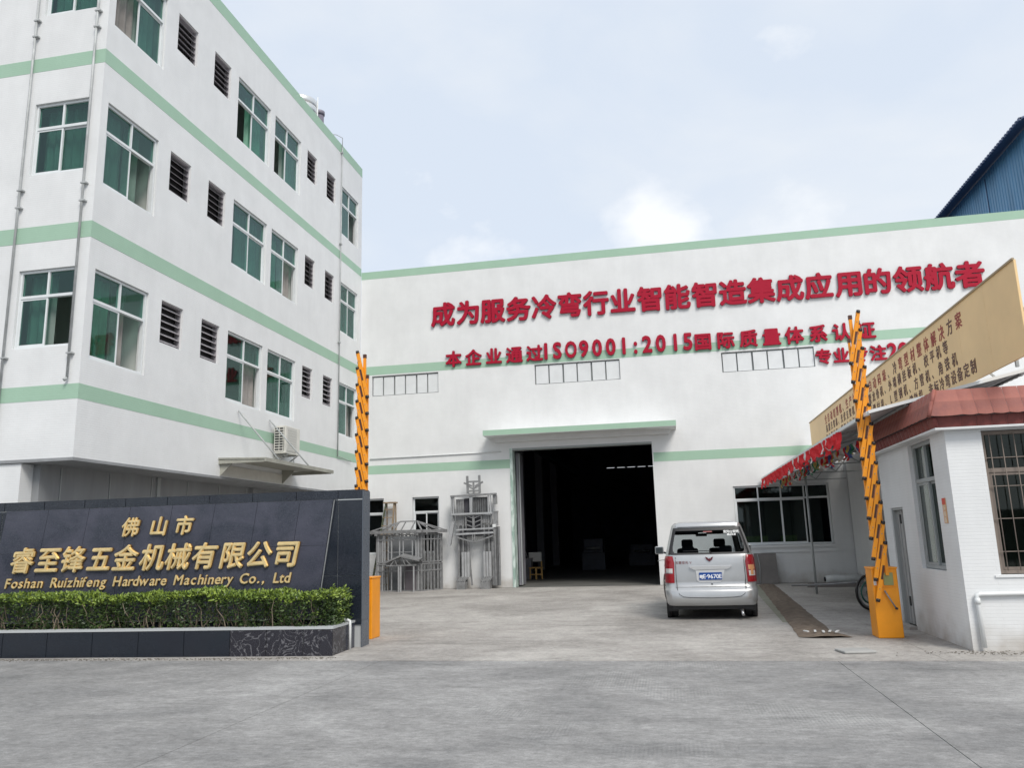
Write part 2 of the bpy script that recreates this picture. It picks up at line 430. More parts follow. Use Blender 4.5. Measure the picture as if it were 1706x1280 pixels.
class MB:
    def __init__(s):
        s.v = []; s.f = []; s.m = []; s.sm = []
    def face(s, pts, m=0, sm=False):
        b = len(s.v)
        s.v += [tuple(p) for p in pts]
        s.f.append(tuple(range(b, b + len(pts)))); s.m.append(m); s.sm.append(sm)
    def box(s, a, b, m=0):
        x0, y0, z0 = [min(a[i], b[i]) for i in range(3)]
        x1, y1, z1 = [max(a[i], b[i]) for i in range(3)]
        k = len(s.v)
        s.v += [(x0, y0, z0), (x1, y0, z0), (x1, y1, z0), (x0, y1, z0), (x0, y0, z1), (x1, y0, z1), (x1, y1, z1), (x0, y1, z1)]
        for q in ((0, 3, 2, 1), (4, 5, 6, 7), (0, 1, 5, 4), (1, 2, 6, 5), (2, 3, 7, 6), (3, 0, 4, 7)):
            s.f.append(tuple(k + i for i in q)); s.m.append(m); s.sm.append(False)
        return s
    def bar(s, p, q, w, h=None, m=0, upv=(0, 0, 1)):
        p, q = Vector(p), Vector(q)
        h = h or w
        d = (q - p).normalized()
        up = Vector(upv)
        if abs(d.dot(up)) > .98: up = Vector((0, 1, 0))
        a = d.cross(up).normalized(); b = a.cross(d)
        k = len(s.v)
        for c in (p, q):
            for sa, sb in ((-1, -1), (1, -1), (1, 1), (-1, 1)):
                s.v.append(tuple(c + a * sa * w / 2 + b * sb * h / 2))
        for f in ((0, 3, 2, 1), (4, 5, 6, 7), (0, 1, 5, 4), (1, 2, 6, 5), (2, 3, 7, 6), (3, 0, 4, 7)):
            s.f.append(tuple(k + i for i in f)); s.m.append(m); s.sm.append(False)
        return s
    def tube(s, pts, r, n=8, m=0, closed=False, cap=True):
        pts = [Vector(p) for p in pts]
        rings = []
        N = len(pts)
        pa = None
        for i, p in enumerate(pts):
            if closed: d = pts[(i + 1) % N] - pts[i - 1]
            else: d = pts[min(i + 1, N - 1)] - pts[max(i - 1, 0)]
            d.normalize()
            if pa is None:
                up = Vector((0, 0, 1)) if abs(d.z) < .9 else Vector((0, 1, 0))
                a = d.cross(up).normalized()
            else:
                a = (pa - d * pa.dot(d)).normalized()
            pa = a
            b = d.cross(a)
            rr = r[i] if isinstance(r, (list, tuple)) else r
            k = len(s.v)
            for j in range(n):
                t = 2 * PI * j / n
                s.v.append(tuple(p + a * math.cos(t) * rr + b * math.sin(t) * rr))
            rings.append(k)
        for i in range(N if closed else N - 1):
            k0, k1 = rings[i], rings[(i + 1) % N]
            for j in range(n):
                s.f.append((k0 + j, k0 + (j + 1) % n, k1 + (j + 1) % n, k1 + j)); s.m.append(m); s.sm.append(True)
        if cap and not closed:
            s.f.append(tuple(rings[0] + j for j in range(n))[::-1]); s.m.append(m); s.sm.append(False)
            s.f.append(tuple(rings[-1] + j for j in range(n))); s.m.append(m); s.sm.append(False)
        return s
    def prism(s, poly, y0, y1, m=0):
        """poly of (x,z); extruded along y"""
        n = len(poly)
        k = len(s.v)
        s.v += [(x, y0, z) for x, z in poly] + [(x, y1, z) for x, z in poly]
        s.f.append(tuple(k + i for i in range(n))); s.m.append(m); s.sm.append(False)
        s.f.append(tuple(k + n + i for i in range(n))[::-1]); s.m.append(m); s.sm.append(False)
        for i in range(n):
            j = (i + 1) % n
            s.f.append((k + i, k + n + i, k + n + j, k + j)); s.m.append(m); s.sm.append(False)
        return s
    def mesh(s, name, mats):
        me = bpy.data.meshes.new(name)
        me.from_pydata(s.v, [], s.f)
        for mt in (mats if isinstance(mats, (list, tuple)) else [mats]):
            me.materials.append(mt)
        me.polygons.foreach_set('material_index', s.m)
        me.polygons.foreach_set('use_smooth', s.sm)
        bm = bmesh.new(); bm.from_mesh(me)
        bmesh.ops.recalc_face_normals(bm, faces=bm.faces)
        bm.to_mesh(me); bm.free()
        return me
    def build(s, name, mats, parent=None, loc=(0, 0, 0), rot=(0, 0, 0), bevel=0):
        me = s.mesh(name, mats)
        if bevel:
            bm = bmesh.new(); bm.from_mesh(me)
            bmesh.ops.bevel(bm, geom=bm.edges[:], offset=bevel, segments=3, profile=.5, affect='EDGES', clamp_overlap=True)
            bm.to_mesh(me); bm.free()
        return link(name, me, parent, loc, rot)

_gl = {}
def glyph(ch, size, depth, off=0.0, shear=0.0, bevel=0.0, mats=None, key=''):
    """one raised character; x to the right, z up, front towards -y, origin at baseline, centred in x"""
    k = (ch, size, depth, off, shear, bevel, key)
    if k in _gl: return _gl[k]
    cu = bpy.data.curves.new('character', 'FONT')
    cu.body = ch; cu.size = size; cu.extrude = depth / 2; cu.shear = shear
    cu.resolution_u = 3
    o = bpy.data.objects.new('tmp', cu)
    COL.objects.link(o)
    dg = bpy.context.evaluated_depsgraph_get()
    src = bpy.data.meshes.new_from_object(o.evaluated_get(dg))
    bpy.data.objects.remove(o); bpy.data.curves.remove(cu)
    P = [v.co.copy() for v in src.vertices]
    F = [tuple(p.vertices) for p in src.polygons]
    bpy.data.meshes.remove(src)
    xs = [p.x for p in P] or [0]
    cx = (min(xs) + max(xs)) / 2
    if ch in '、，': cx = size * .5
    # stroke weight: a few copies spread by `off`, each a hair further back so no faces coincide
    sh_ = [(0, 0)]
    if off:
        sh_ += [(-off, 0), (off, 0), (0, off), (0, -off)]
        if size > .4: sh_ += [(-off * .7, -off * .7), (off * .7, off * .7), (-off * .7, off * .7), (off * .7, -off * .7)]
    lev = [0]
    if bevel:
        n0 = list(sh_[1:])
        sh_ = [(0, 0)] + [(a * .5, b * .5) for a, b in n0] + n0
        lev = [0] + [bevel + .0004 * q for q in range(len(n0))] + [2.2 * bevel + .0004 * q for q in range(len(n0))]
    V, FF = [], []
    for i, (dx, dz) in enumerate(sh_):
        base = len(V)
        back = .0004 * i if not bevel else lev[i]
        for p in P:
            V.append((p.x - cx + dx, -p.z - depth / 2 + back, p.y + dz))
        FF += [tuple(base + q for q in f) for f in F]
    me = bpy.data.meshes.new('character')
    me.from_pydata(V, [], FF)
    nf = len(F); first = (len(sh_) - len(n0)) * nf if bevel else 0
    me.materials.clear()
    ml = mats if isinstance(mats, (list, tuple)) else [mats]
    for mt in ml: me.materials.append(mt)
    if len(ml) > 1:
        for p in me.polygons:
            if p.index >= first and abs(p.normal.y) < .5: p.material_index = 1
    me.name = 'character'
    _gl[k] = me
    return me

def wall(name, mt, parent, loc, rz, L, z0, z1, holes=(), d=0.2):
    """front face at local y=0, inward +y; holes (u0,u1,z0,z1)"""
    us = sorted({0, L} | {h[0] for h in holes} | {h[1] for h in holes})
    zs = sorted({z0, z1} | {h[2] for h in holes} | {h[3] for h in holes})
    b = MB()
    def inh(u, z): return any(h[0] < u < h[1] and h[2] < z < h[3] for h in holes)
    for i in range(len(us) - 1):
        for j in range(len(zs) - 1):
            if inh((us[i] + us[i + 1]) / 2, (zs[j] + zs[j + 1]) / 2): continue
            a, c, p, q = us[i], us[i + 1], zs[j], zs[j + 1]
            b.face([(a, 0, p), (c, 0, p), (c, 0, q), (a, 0, q)])
            b.face([(a, d, p), (a, d, q), (c, d, q), (c, d, p)])
    for h in holes:
        a, c, p, q = h
        b.face([(a, 0, p), (a, 0, q), (a, d, q), (a, d, p)])
        b.face([(c, 0, p), (c, d, p), (c, d, q), (c, 0, q)])
        b.face([(a, 0, q), (c, 0, q), (c, d, q), (a, d, q)])
        if p > z0 + 1e-4: b.face([(a, 0, p), (a, d, p), (c, d, p), (c, 0, p)])
    b.face([(0, 0, z1), (L, 0, z1), (L, d, z1), (0, d, z1)])
    me = bpy.data.meshes.new(name)
    me.from_pydata(b.v, [], b.f)
    me.materials.append(mt)
    # weld
    bm = bmesh.new(); bm.from_mesh(me)
    bmesh.ops.remove_doubles(bm, verts=bm.verts, dist=1e-4)
    bmesh.ops.recalc_face_normals(bm, faces=bm.faces)
    bm.to_mesh(me); bm.free()
    return link(name, me, parent, loc, (0, 0, rz))

def boxp(name, a, b, mt, parent, bevel=0, loc=(0, 0, 0), rot=(0, 0, 0)):
    return MB().box(a, b).build(name, mt, parent, loc, rot, bevel)

def wavy(name, w_, z0, z1, mt, parent, x0, y, folds=6, amp=.03):
    b = MB(); n = folds * 6
    ph = random.random() * 6
    P = []
    for i in range(n + 1):
        x = x0 + w_ * i / n
        yy = y + amp * math.sin(ph + 2 * PI * folds * i / n) + amp * .4 * math.sin(ph * 2 + 7.3 * i / n)
        P.append((x, yy))
    for i in range(n):
        (xa, ya), (xb, yb) = P[i], P[i + 1]
        b.face([(xa, ya, z0), (xb, yb, z0), (xb, yb, z1), (xa, ya, z1)], sm=True)
    return b.build(name, mt, parent)

_pm = {}
def pane(parent, x0, x1, z0, z1, y, mt):
    k = (round(x1 - x0, 3), round(z1 - z0, 3), mt.name)
    if k not in _pm:
        _pm[k] = MB().box((0, -.003, 0), (x1 - x0, .003, z1 - z0)).mesh('pane', mt)
    return link('pane', _pm[k], parent, (x0, y, z0))

def window(parent, loc, rz, W, H, tr=.62, cols=2, open_=None, gl=None, curtain=None, fm=None, back=None, upper=True, slide=0, cw=None):
    """sliding window: fixed lights over the transom, sashes under it"""
    gl = gl or GLASS; fm = fm or ALU
    f = .05
    b = MB()
    b.box((0, 0, 0), (f, .09, H)); b.box((W - f, 0, 0), (W, .09, H))
    b.box((f, 0, 0), (W - f, .09, f)); b.box((f, 0, H - f), (W - f, .09, H))
    zt = H * tr
    b.box((f, 0.001, zt - .03), (W - f, .089, zt + .03))
    uc = cols if upper is True else upper
    pw = (W - 2 * f) / uc
    for i in range(1, uc):
        x = f + pw * i
        b.box((x - .022, .004, zt + .03), (x + .022, .086, H - f))
    wo_ = b.build('window', fm, parent, loc, (0, 0, rz))
    for i in range(uc):
        pane(wo_, f + pw * i + (.022 if i else 0), f + pw * (i + 1) - (.022 if i < uc - 1 else 0), zt + .03, H - f, .045, gl)
    # sashes
    cwid = (W - 2 * f) / cols
    for i in range(cols):
        if open_ is not None and i == open_: continue
        x0 = f + cwid * i - (.02 if i else 0); x1 = x0 + cwid + .02
        x1 = min(x1, W - f)
        yy = .028 if i % 2 == 0 else .062
        s = MB(); t = .038
        za, zb = f + .002, zt - .032
        s.box((x0, yy - .014, za), (x0 + t, yy + .014, zb)); s.box((x1 - t, yy - .014, za), (x1, yy + .014, zb))
        s.box((x0 + t, yy - .013, za), (x1 - t, yy + .013, za + t)); s.box((x0 + t, yy - .013, zb - t), (x1 - t, yy + .013, zb))
        s.build('sash', fm, wo_)
        pane(wo_, x0 + t, x1 - t, za + t, zb - t, yy, gl)
    if curtain:
        for (c0, c1, cm) in curtain:
            wavy('curtain', (c1 - c0) * W, .02, H - .03, cm, wo_, c0 * W, .26, folds=max(2, int((c1 - c0) * W * 5)), amp=.035)
    return wo_

# ------------------------------------------------------------------ ground
g = MB(); g.face([(-900, -900, -.05), (900, -900, -.05), (900, 900, -.05), (-900, 900, -.05)])
tag(g.build('ground', SOIL), kind='structure')
def slab_set(name, xs, ys, mt, gap, parent):
    for i in range(len(xs) - 1):
        for j in range(len(ys) - 1):
            MB().box((xs[i] + gap, ys[j] + gap, -.045), (xs[i + 1] - gap, ys[j + 1] - gap, 0)).build('concrete_slab', mt, parent)
road = root('road', kind='structure')
slab_set('road', [-60, -24, -14, -4.19, 2.03, 10, 20, 60], [-40, -12, 0.2, 11.3], ROAD, .004, road)
yard = root('courtyard', kind='structure')
slab_set('yard', [-11.2, 3.35, 20, 60], [11.318, 20.2, 28.3], COURT, .003, yard)
slab_set('yard', [-60, -11.2], [11.3, 60], COURT, .003, yard)

bwl = root('roadside_wall', (0, -20, 0), 0, 'grey roadside wall across the street, seen mirrored in the polished granite', 'wall')
WALLC = mat('roadside_wall_paint', (.16, .18, .17), .9, var=.4, vscale=.4)
for k in range(16):
    MB().box((-60 + k * 6, 0, 0), (-54.2 + k * 6, .3, 2.5 + .12 * (k % 3))).build('wall_panel', WALLC, bwl)
    MB().box((-54.2 + k * 6, -.1, 0), (-54 + k * 6, .4, 2.9)).build('pillar', WALLC, bwl)

# drain ditch with dried mud
dt = MB()
nn = 46
rows = []
for i in range(nn + 1):
    t = i / nn
    y = 13.75 + 13.7 * t
    xl = 1.93 + .80 * t; xr = 2.52 + .72 * t
    if t < .06: xr += .22 * (1 - t / .06); 
    row = []
    for j in range(9):
        s = j / 8
        z = .006 + (.03 * random.random() + .02) * math.sin(PI * s)
        jit = .03 * (random.random() - .5)
        row.append((xl + (xr - xl) * s + jit, y - (.12 * math.sin(PI * s) * (1 if i == 0 else 0)) + .04 * (random.random() - .5), z))
    rows.append(row)
for i in range(nn):
    for j in range(8):
        dt.face([rows[i][j], rows[i][j + 1], rows[i + 1][j + 1], rows[i + 1][j]], sm=True)
tag(dt.build('drain_ditch', MUD), kind='structure')
al = MB(); al.face([(1.97, 16.0, .004), (2.12, 16.0, .004), (2.73, 27.4, .004), (2.45, 27.4, .004)])
tag(al.build('algae_strip', ALGAE), kind='structure')
for k in range(5):
    x = 2.1 + k * .1 + random.random() * .03; y = 13.85 + random.random() * .12
    b = MB(); b.bar((x, y, .07), (x + random.uniform(-.06, .09), y + random.uniform(.05, .22), .075), .035, .015)
    tag(b.build('plaster_shard', PIPE), 'pale plaster shard on the mud at the ditch end, %s of five' % ('leftmost', 'second from left', 'middle', 'second from right', 'rightmost')[k], 'shard', 'pale shards on the ditch mud')
mh = MB().box((-.22, -.18, 0.004), (.22, .18, .035)).build('drain_cover', mat('cover_concrete', (.40, .40, .385), .8, var=.2), None, (2.42, 12.12, 0), (0, 0, .2), bevel=.01)
tag(mh, 'pale square concrete drain cover lying near the orange barrier box', 'drain cover')

# ------------------------------------------------------------------ left factory office
OX, OY, TOP = -11.43, 13.55, 16.8
of = root('office_building', (OX, OY, 0), 0, 'white four storey factory office with green bands and green glass windows', 'building')
FL = [5.54, 9.37, 13.2]
colsA = [(13.76, 15.52), (18.9, 20.8), (21.1, 22.9), (26.35, 28.02)]
louv = [(16.0, 16.85), (17.65, 18.48), (23.4, 24.15), (25.0, 25.77)]
holes = []
for z in FL:
    for a, b in colsA: holes.append((a - OY, b - OY, z, z + 1.94))
    for a, b in louv: holes.append((a - OY, b - OY, z + .9, z + 1.93))
LB = 28.39 - OY
wall('side_wall', WHITE, of, (0, 0, 0), PI / 2, LB, 3.5, TOP, holes, .22)
LF = 16.0
fh = []
for z in (5.8, 9.66, 13.55):
    fh.append((LF - 1.65, LF - .29, z, z + 1.7))
    fh.append((LF - 5.2, LF - 3.4, z, z + 1.7))
wall('front_wall', WHITE, of, (-LF, 0, 0), 0, LF, 3.5, TOP, fh, .2)
# painted bands stand 3 mm proud
for (za, zb) in ((4.68, 4.99), (8.11, 8.47), (12.15, 12.48), (16.42, TOP + .003)):
    boxp('painted_band', (0, 0, za), (.004, LB, zb), GREEN, of)
    boxp('painted_band', (-LF, -.004, za), (.004, 0, zb), GREEN, of)
# floors, roof, partitions
for z in (3.5, 4.9 - .1, 8.7, 12.5, 16.1):
    boxp('floor_slab', (-LF + .2, .21, z), (-.225, LB - .01, z + .12), INNER, of)
for y in (2.15, 5.1, 7.4, 9.46, 12.5):
    boxp('partition_wall', (-5, y, 3.63), (-.23, y + .1, 16.09), INNER, of)
boxp('partition_wall', (-5.1, .22, 3.64), (-5.0, LB - .02, 16.08), INNER, of)
boxp('rear_wall', (-LF, LB - .008, 3.5), (-.221, LB, TOP - .01), WHITE, of)
# soffit edge trim and ground floor set back under the overhang
boxp('soffit_trim', (-LF, -.012, 3.44), (.012, LB, 3.5), GREYP, of)
boxp('ground_floor_wall', (-LF, .35, 0), (-1.02, LB - .3, 3.44), GREYP, of)
for k in range(10):
    boxp('wall_groove', (-1.016, .9 + k * 1.5, .2), (-1.004, .93 + k * 1.5, 3.4), ALUG, of)
boxp('column', (-1.75, .03, 0), (-1.19, .35, 3.43), WHITE, of)
boxp('column', (-1.02, 4.1, 0), (-.98, 4.22, 3.43), ALUG, of)
boxp('column', (-1.02, 8.6, 0), (-.9, 8.85, 3.43), GREYP, of)
bw = boxp('window', (-1.016, 1.6, 1.9), (-.99, 3.6, 2.72), DARK, of)
# windows on the side wall
oc = {(0, 0): 1, (1, 0): 1, (2, 0): 0, (0, 1): 1, (2, 1): 0, (1, 2): 1, (2, 2): 0, (0, 3): 1, (2, 3): 1}
for fi, z in enumerate(FL):
    for ci, (a, b) in enumerate(colsA):
        W = b - a - .02
        cu = []
        op = oc.get((fi, ci))
        cu = [(0, .5, CURT), (.52, 1.0, CURTG)] if (fi + ci) % 2 == 0 else [(0, 1.0, CURT)]
        CV = [CURT, CURT2, CURT3]
        cu = {(0, 0): [(0, .45, CURT2), (.55, .8, CURTG)], (0, 1): [(.0, .3, CURT), (.6, 1, CURTG)], (0, 2): [(.2, 1.0, CURT3)], (0, 3): [(.5, 1, CURTG)],
              (1, 0): [(.1, .5, CURT), (.5, .8, CURT3)], (1, 1): [(.35, 1.0, CURT)], (1, 2): [(0, .5, CURT2), (.55, 1, CURTG)], (1, 3): [(0, .6, CURT3)],
              (2, 0): [(0, .5, CURTG), (.5, 1, CURT)], (2, 1): [(0, .25, CURTG), (.5, 1, CURT2)], (2, 2): [(.5, 1, CURT)], (2, 3): [(.1, .5, CURT3)]}[fi, ci]
        window(of, (-.05, a - OY + .01, z + .01), PI / 2, W, 1.92, tr=.66, open_=op, curtain=cu)
for z in FL:
    for a, b in louv:
        W = b - a
        fr = MB()
        fr.box((0, .06, 0), (.03, .16, 1.03)); fr.box((W - .03, .06, 0), (W, .16, 1.03))
        fr.box((.03, .06, 0), (W - .03, .16, .03)); fr.box((.03, .06, 1.0), (W - .03, .16, 1.03))
        lo = fr.build('louvre_vent', LOUV, of, (-.0, a - OY, z + .9), (0, 0, PI / 2))
        sm = MB()
        sm.bar((.03, .11, .06), (W - .03, .11, .06), .16, .012, upv=(0, -.55, .75))
        me = sm.mesh('slat', LOUV)
        for k in range(6):
            link('slat', me, lo, (0, 0, .03 + k * .163))
        boxp('back_panel', (.03, .19, .03), (W - .03, .2, 1.0), DARK, lo)
for z in (5.8, 9.66, 13.55):
    window(of, (-1.645, .05, z + .005), 0, 1.35, 1.69, tr=.66, open_=(1 if z < 6 else None), curtain=[(0, .5, CURT)] if z < 9 else [(.02, .98, CURT)])
    window(of, (-5.195, .05, z + .005), 0, 1.79, 1.69, tr=.66, curtain=[(0, 1, CURT)])
# down pipes
def pipe(parent, pts, r, mt, name='pipe', n=8):
    return MB().tube(pts, r, n).build(name, mt, parent)
for (px, top, bot) in ((-1.79, 16.9, 3.7), (-.24, 16.9, 5.1)):
    p = pipe(of, [(px, -.055, bot), (px, -.055, top)], .025, PIPE3, 'down_pipe')
    if px > -1: MB().tube([(px, -.055, bot), (px - .03, -.1, bot - .05)], .032).build('outlet', GPIPE, p)
    for z in (5.6, 8.9, 9.3, 13.0, 13.4):
        MB().box((px - .05, -.09, z), (px + .09, -.004, z + .03)).build('clip', PIPE3, p)
pp = pipe(of, [(.05, 12.68, 4.75), (.05, 12.68, 16.65)], .022, GPIPE, 'down_pipe')
MB().tube([(.05, 12.68, 4.76), (.05, 13.2, 4.72), (.05, 13.9, 4.68)], .015).build('cable', GPIPE, pp)
MB().tube([(.05, 12.68, 16.6), (.05, 12.68, 17.05), (-.15, 12.55, 17.15), (-.3, 12.2, 17.0)], .014).build('vent_bend', GPIPE, pp)
for z in (8.9, 12.7, 16.4):
    MB().box((.0, 12.62, z), (.08, 12.74, z + .05)).build('clip', GPIPE, pp)

# roof tank
tk = root('water_tank', (-12.75, 25.4, 15.75), 0, 'stainless steel water tank standing on the office roof', 'tank')
b = MB()
for k in range(9):
    z = .18 + k * .26
    b.tube([(0, 0, z), (0, 0, z + .04), (0, 0, z + .13), (0, 0, z + .22), (0, 0, z + .26)], [.62, .65, .66, .65, .62], 28, cap=False)
b.build('shell', mat('tank_steel', (.68, .69, .68), .3, metal=.7), tk)
MB().tube([(0, 0, 2.52), (0, 0, 2.64), (0, 0, 2.74)], [.62, .42, .05], 28).build('lid', mat('tank_steel_lid', (.68, .69, .68), .3, metal=.7), tk)
for sx in (-1, 1):
    for sy in (-1, 1):
        MB().bar((sx * .4, sy * .4, 0), (sx * .4, sy * .4, .2), .06).build('leg', STEEL, tk)
MB().tube([(.66, .1, .2), (.66, .1, 2.7)], .02).build('fill_pipe', PIPE, tk)
ct = root('roof_flue', (-12.35, 26.25, 16.0), 0, 'dark cylindrical flue standing beside the water tank on the office roof', 'flue')
MB().tube([(0, 0, 0), (0, 0, 2.15)], .16, 16).build('stack', mat('flue_metal', (.16, .15, .19), .5), ct)
MB().tube([(0, 0, 2.15), (0, 0, 2.3), (0, 0, 2.36)], [.19, .19, .1], 16).build('cap', mat('flue_cap', (.2, .19, .23), .5), ct)

# air conditioner
ac = root('air_conditioner', (-11.43, 21.5, 4.33), 0, 'beige air conditioner outdoor unit on a wall bracket above the side canopy', 'air conditioner')
CRM = mat('cream_metal', (.66, .65, .60), .45, var=.12, vscale=4)
boxp('casing', (.08, 0, .04), (.46, .92, .86), CRM, ac, bevel=.012)
pn = boxp('front_panel', (.462, .08, .1), (.472, .68, .82), mat('fan_panel', (.5, .5, .47), .5), ac)
for k in range(9):
    boxp('grille_bar', (.474, .1, .14 + k * .075), (.48, .66, .15 + k * .075), CRM, pn)
gr = boxp('coil_grille', (.10, -.012, .1), (.4, -.001, .82), DARK, ac)
for k in range(10):
    boxp('grille_bar', (.1, -.02, .1 + k * .078), (.4, -.0125, .125 + k * .078), CRM, gr)
for x in (.1, .25, .375):
    boxp('grille_bar', (x, -.024, .1), (x + .02, -.0205, .82), CRM, gr)
for y in (.15, .75):
    b = MB(); b.bar((.0, y, .02), (.5, y, .02), .04, .03); b.bar((.02, y, -.28), (.46, y, .0), .03, .025)
    b.build('bracket', STEEL, ac)
MB().tube([(.2, .93, .15), (.25, 1.0, .1), (.2, 1.02, -.3), (.1, 1.0, -.5)], .02).build('hose', PIPE, ac)

# side canopy
sc = root('side_canopy', (-11.43, 18.7, 3.95), 0, 'grey sheet metal canopy on tie rods under the air conditioner', 'canopy')
b = MB(); b.prism([(0, .03), (1.35, -.02), (1.35, -.12), (1.31, -.12), (1.31, -.06), (0, -.01)], 0, 4.25)
b.build('roof_sheet', SHEETD, sc)
for y in (.02, 4.17):
    boxp('edge_panel', (0, y, -.13), (1.3, y + .02, -.025), SHEETD, sc)
boxp('wall_panel', (.0, .15, -.42), (.02, 3.55, -.14), CRM, sc)
for y in (.1, 3.5):
    b = MB(); b.prism([(0, -.02), (.42, -.04), (.03, -.42), (0, -.42)], y, y + .03); b.build('bracket', SHEETD, sc)
for (ya, yb) in ((.85, .9), (2.59, 2.7)):
    MB().tube([(.03, ya, 1.4), (1.25, yb, -.0)], .022).build('tie_rod', GPIPE, sc)

# ------------------------------------------------------------------ front workshop
WY = 28.4
ws = root('workshop_building', (0, WY, 0), 0, 'long white workshop with green bands and a tall dark doorway', 'building')
x0 = -11.42
def hx(a, b, c, d): return (a - x0, b - x0, c, d)
DOOR = (-5.58, -.38, -.0, 4.97)
WH = [hx(*DOOR), hx(-11.3, -10.45, 1.25, 3.33), hx(-9.33, -8.3, 1.25, 3.33), hx(2.25, 5.38, 1.25, 3.27),
      hx(-10.95, -8.28, 7.26, 8.05), hx(-4.55, -1.39, 7.31, 8.07), hx(2.22, 5.37, 7.31, 8.04)]
wall('front_wall', WHITEG, ws, (x0, 0, 0), 0, 30, 0, 12.32, WH, .24)
for (za, zb, sp) in ((4.25, 4.575, ((x0, DOOR[0]), (DOOR[1], 18))), (8.1, 8.44, ((x0, 18),)), (12.02, 12.325, ((x0, 18.5),))):
    for (a, b) in sp:
        boxp('painted_band', (a, -.004, za), (b, 0, zb), GREEN, ws)
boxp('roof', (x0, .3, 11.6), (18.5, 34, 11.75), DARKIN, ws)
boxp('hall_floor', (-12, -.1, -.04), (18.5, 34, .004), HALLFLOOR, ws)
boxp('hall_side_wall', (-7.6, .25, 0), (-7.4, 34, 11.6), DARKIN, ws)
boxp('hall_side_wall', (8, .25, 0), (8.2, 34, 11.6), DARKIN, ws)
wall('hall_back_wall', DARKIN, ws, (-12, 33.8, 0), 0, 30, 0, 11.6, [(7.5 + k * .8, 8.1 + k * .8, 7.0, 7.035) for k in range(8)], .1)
# hall columns, crane beam, stored machines
for y in (4, 10, 16, 22):
    boxp('column', (-7.3, y, .01), (-6.9, y + .4, 11.5), mat('hall_column', (.16, .17, .19), .7), ws)
boxp('crane_beam', (-6.9, 1, 6.3), (-6.55, 33, 6.9), mat('crane_beam_green', (.07, .13, .12), .6), ws)
MACH = mat('machine_paint', (.035, .045, .075), .5, var=.4, vscale=2)
for (x, y, w_, d_, h_) in ((-4.6, 14, 1.2, 3.2, 1.6), (-2.4, 19, 1.5, 4.0, 1.2), (.6, 12, 1.6, 5.0, 1.4), (3.2, 17, 1.8, 4.0, 2.2)):
    mc = root('forming_machine', (x, WY + y, 0), 0, 'dim blue grey forming machine deep in the dark hall, %s' % {-4.6: 'leftmost behind the chair', -2.4: 'farthest one left of centre', .6: 'nearest one right of centre', 3.2: 'rightmost tall one'}[x], 'machine', 'machines inside the dark hall')
    boxp('machine_bed', (0, 0, .01), (w_, d_, h_ * .55), MACH, mc)
    boxp('roller_stand', (.1, .2, h_ * .56), (w_ - .1, d_ * .35, h_), MACH, mc)
    boxp('roller_stand', (.1, d_ * .55, h_ * .56), (w_ - .1, d_ * .8, h_ * .9), MACH, mc)
    MB().tube([(w_ * .2, -.05, h_ * .7), (w_ * .8, -.05, h_ * .7)], .08, 10).build('roller', STEEL, mc)
# door jamb, lintel, sliding door leaf inside
JAMB = mat('peeling_green_paint', (.60, .70, .66), .7, col2=(.30, .42, .37), vscale=7, stretch=(1, 1, .35), vlo=.42, vhi=.58)
boxp('door_jamb', (DOOR[0], -.03, 0), (DOOR[0] + .1, .5, 4.97), JAMB, ws)
boxp('door_jamb', (DOOR[1] - .04, -.001, 0), (DOOR[1], .4, 4.97), WHITE, ws)
boxp('door_lintel', (DOOR[0] + .1, -.02, 4.9), (DOOR[1] - .04, .3, 4.969), mat('lintel_grey', (.30, .33, .33), .6), ws)
LEAF = mat('grey_door_leaf', (.24, .24, .27), .55, var=.3, vscale=2)
boxp('door_leaf', (-5.46, .55, .05), (-5.38, 1.5, 4.85), LEAF, ws)
for k in range(1):
    boxp('door_stiffener', (-5.37, .6 + k * 1.0, .05), (-5.33, .66 + k * 1.0, 4.85), ALUG, ws)

# canopy slab over the door
cn = MB(); cn.box((-6.36, -.95, 5.36), (.46, 0, 5.56)); cn.build('door_canopy', WHITE, ws)
boxp('painted_band', (-6.363, -.954, 5.37), (.463, -.95, 5.563), GREEN, ws)
boxp('painted_band', (-6.364, -.95, 5.37), (-6.36, -.0, 5.563), GREEN, ws)
cs = MB()
cs.prism([(-6.2, 5.36), (-6.1, 5.2), (.2, 5.2), (.3, 5.36)], -.22, 0); cs.build('canopy_beam', WHITE, ws)
MB().tube([(-11.0, -.03, 4.83), (-8, -.03, 4.86), (-5.9, -.03, 4.88)], .022).build('cable_pipe', PIPE, ws)
# windows
window(ws, (-11.29, .1, 1.26), 0, .83, 2.06, tr=.74, cols=1, gl=GLASSD, upper=1)
window(ws, (-9.32, .1, 1.26), 0, 1.01, 2.06, tr=.74, cols=2, gl=GLASSD, upper=1)
window(ws, (2.26, .06, 1.26), 0, 3.11, 2.0, tr=.775, cols=4, gl=GLASSD, upper=4, open_=3)
boxp('window_sill', (2.1, -.05, 1.17), (5.5, .0, 1.25), WHITE, ws)
boxp('window_sill', (3.0, -.03, 1.0), (6.3, -.001, 1.04), WHITE, ws)
for (a, b, z) in ((-11.3, -8.2, 1.0), (2.0, 5.6, 1.0)):
    rm = boxp('room_wall', (a, 3.0, 0.01), (b, 3.1, 3.9), mat('room_wall', (.13, .14, .14), .8), ws)
boxp('room_wall', (-11.41, .245, 0.01), (-11.35, 3.0, 3.9), DARKIN, ws)
boxp('room_ceiling', (-11.41, .245, 3.9), (-7.61, 3.1, 4.0), DARKIN, ws)
YB = mat('yellow_carton', (.40, .42, .12), .7)
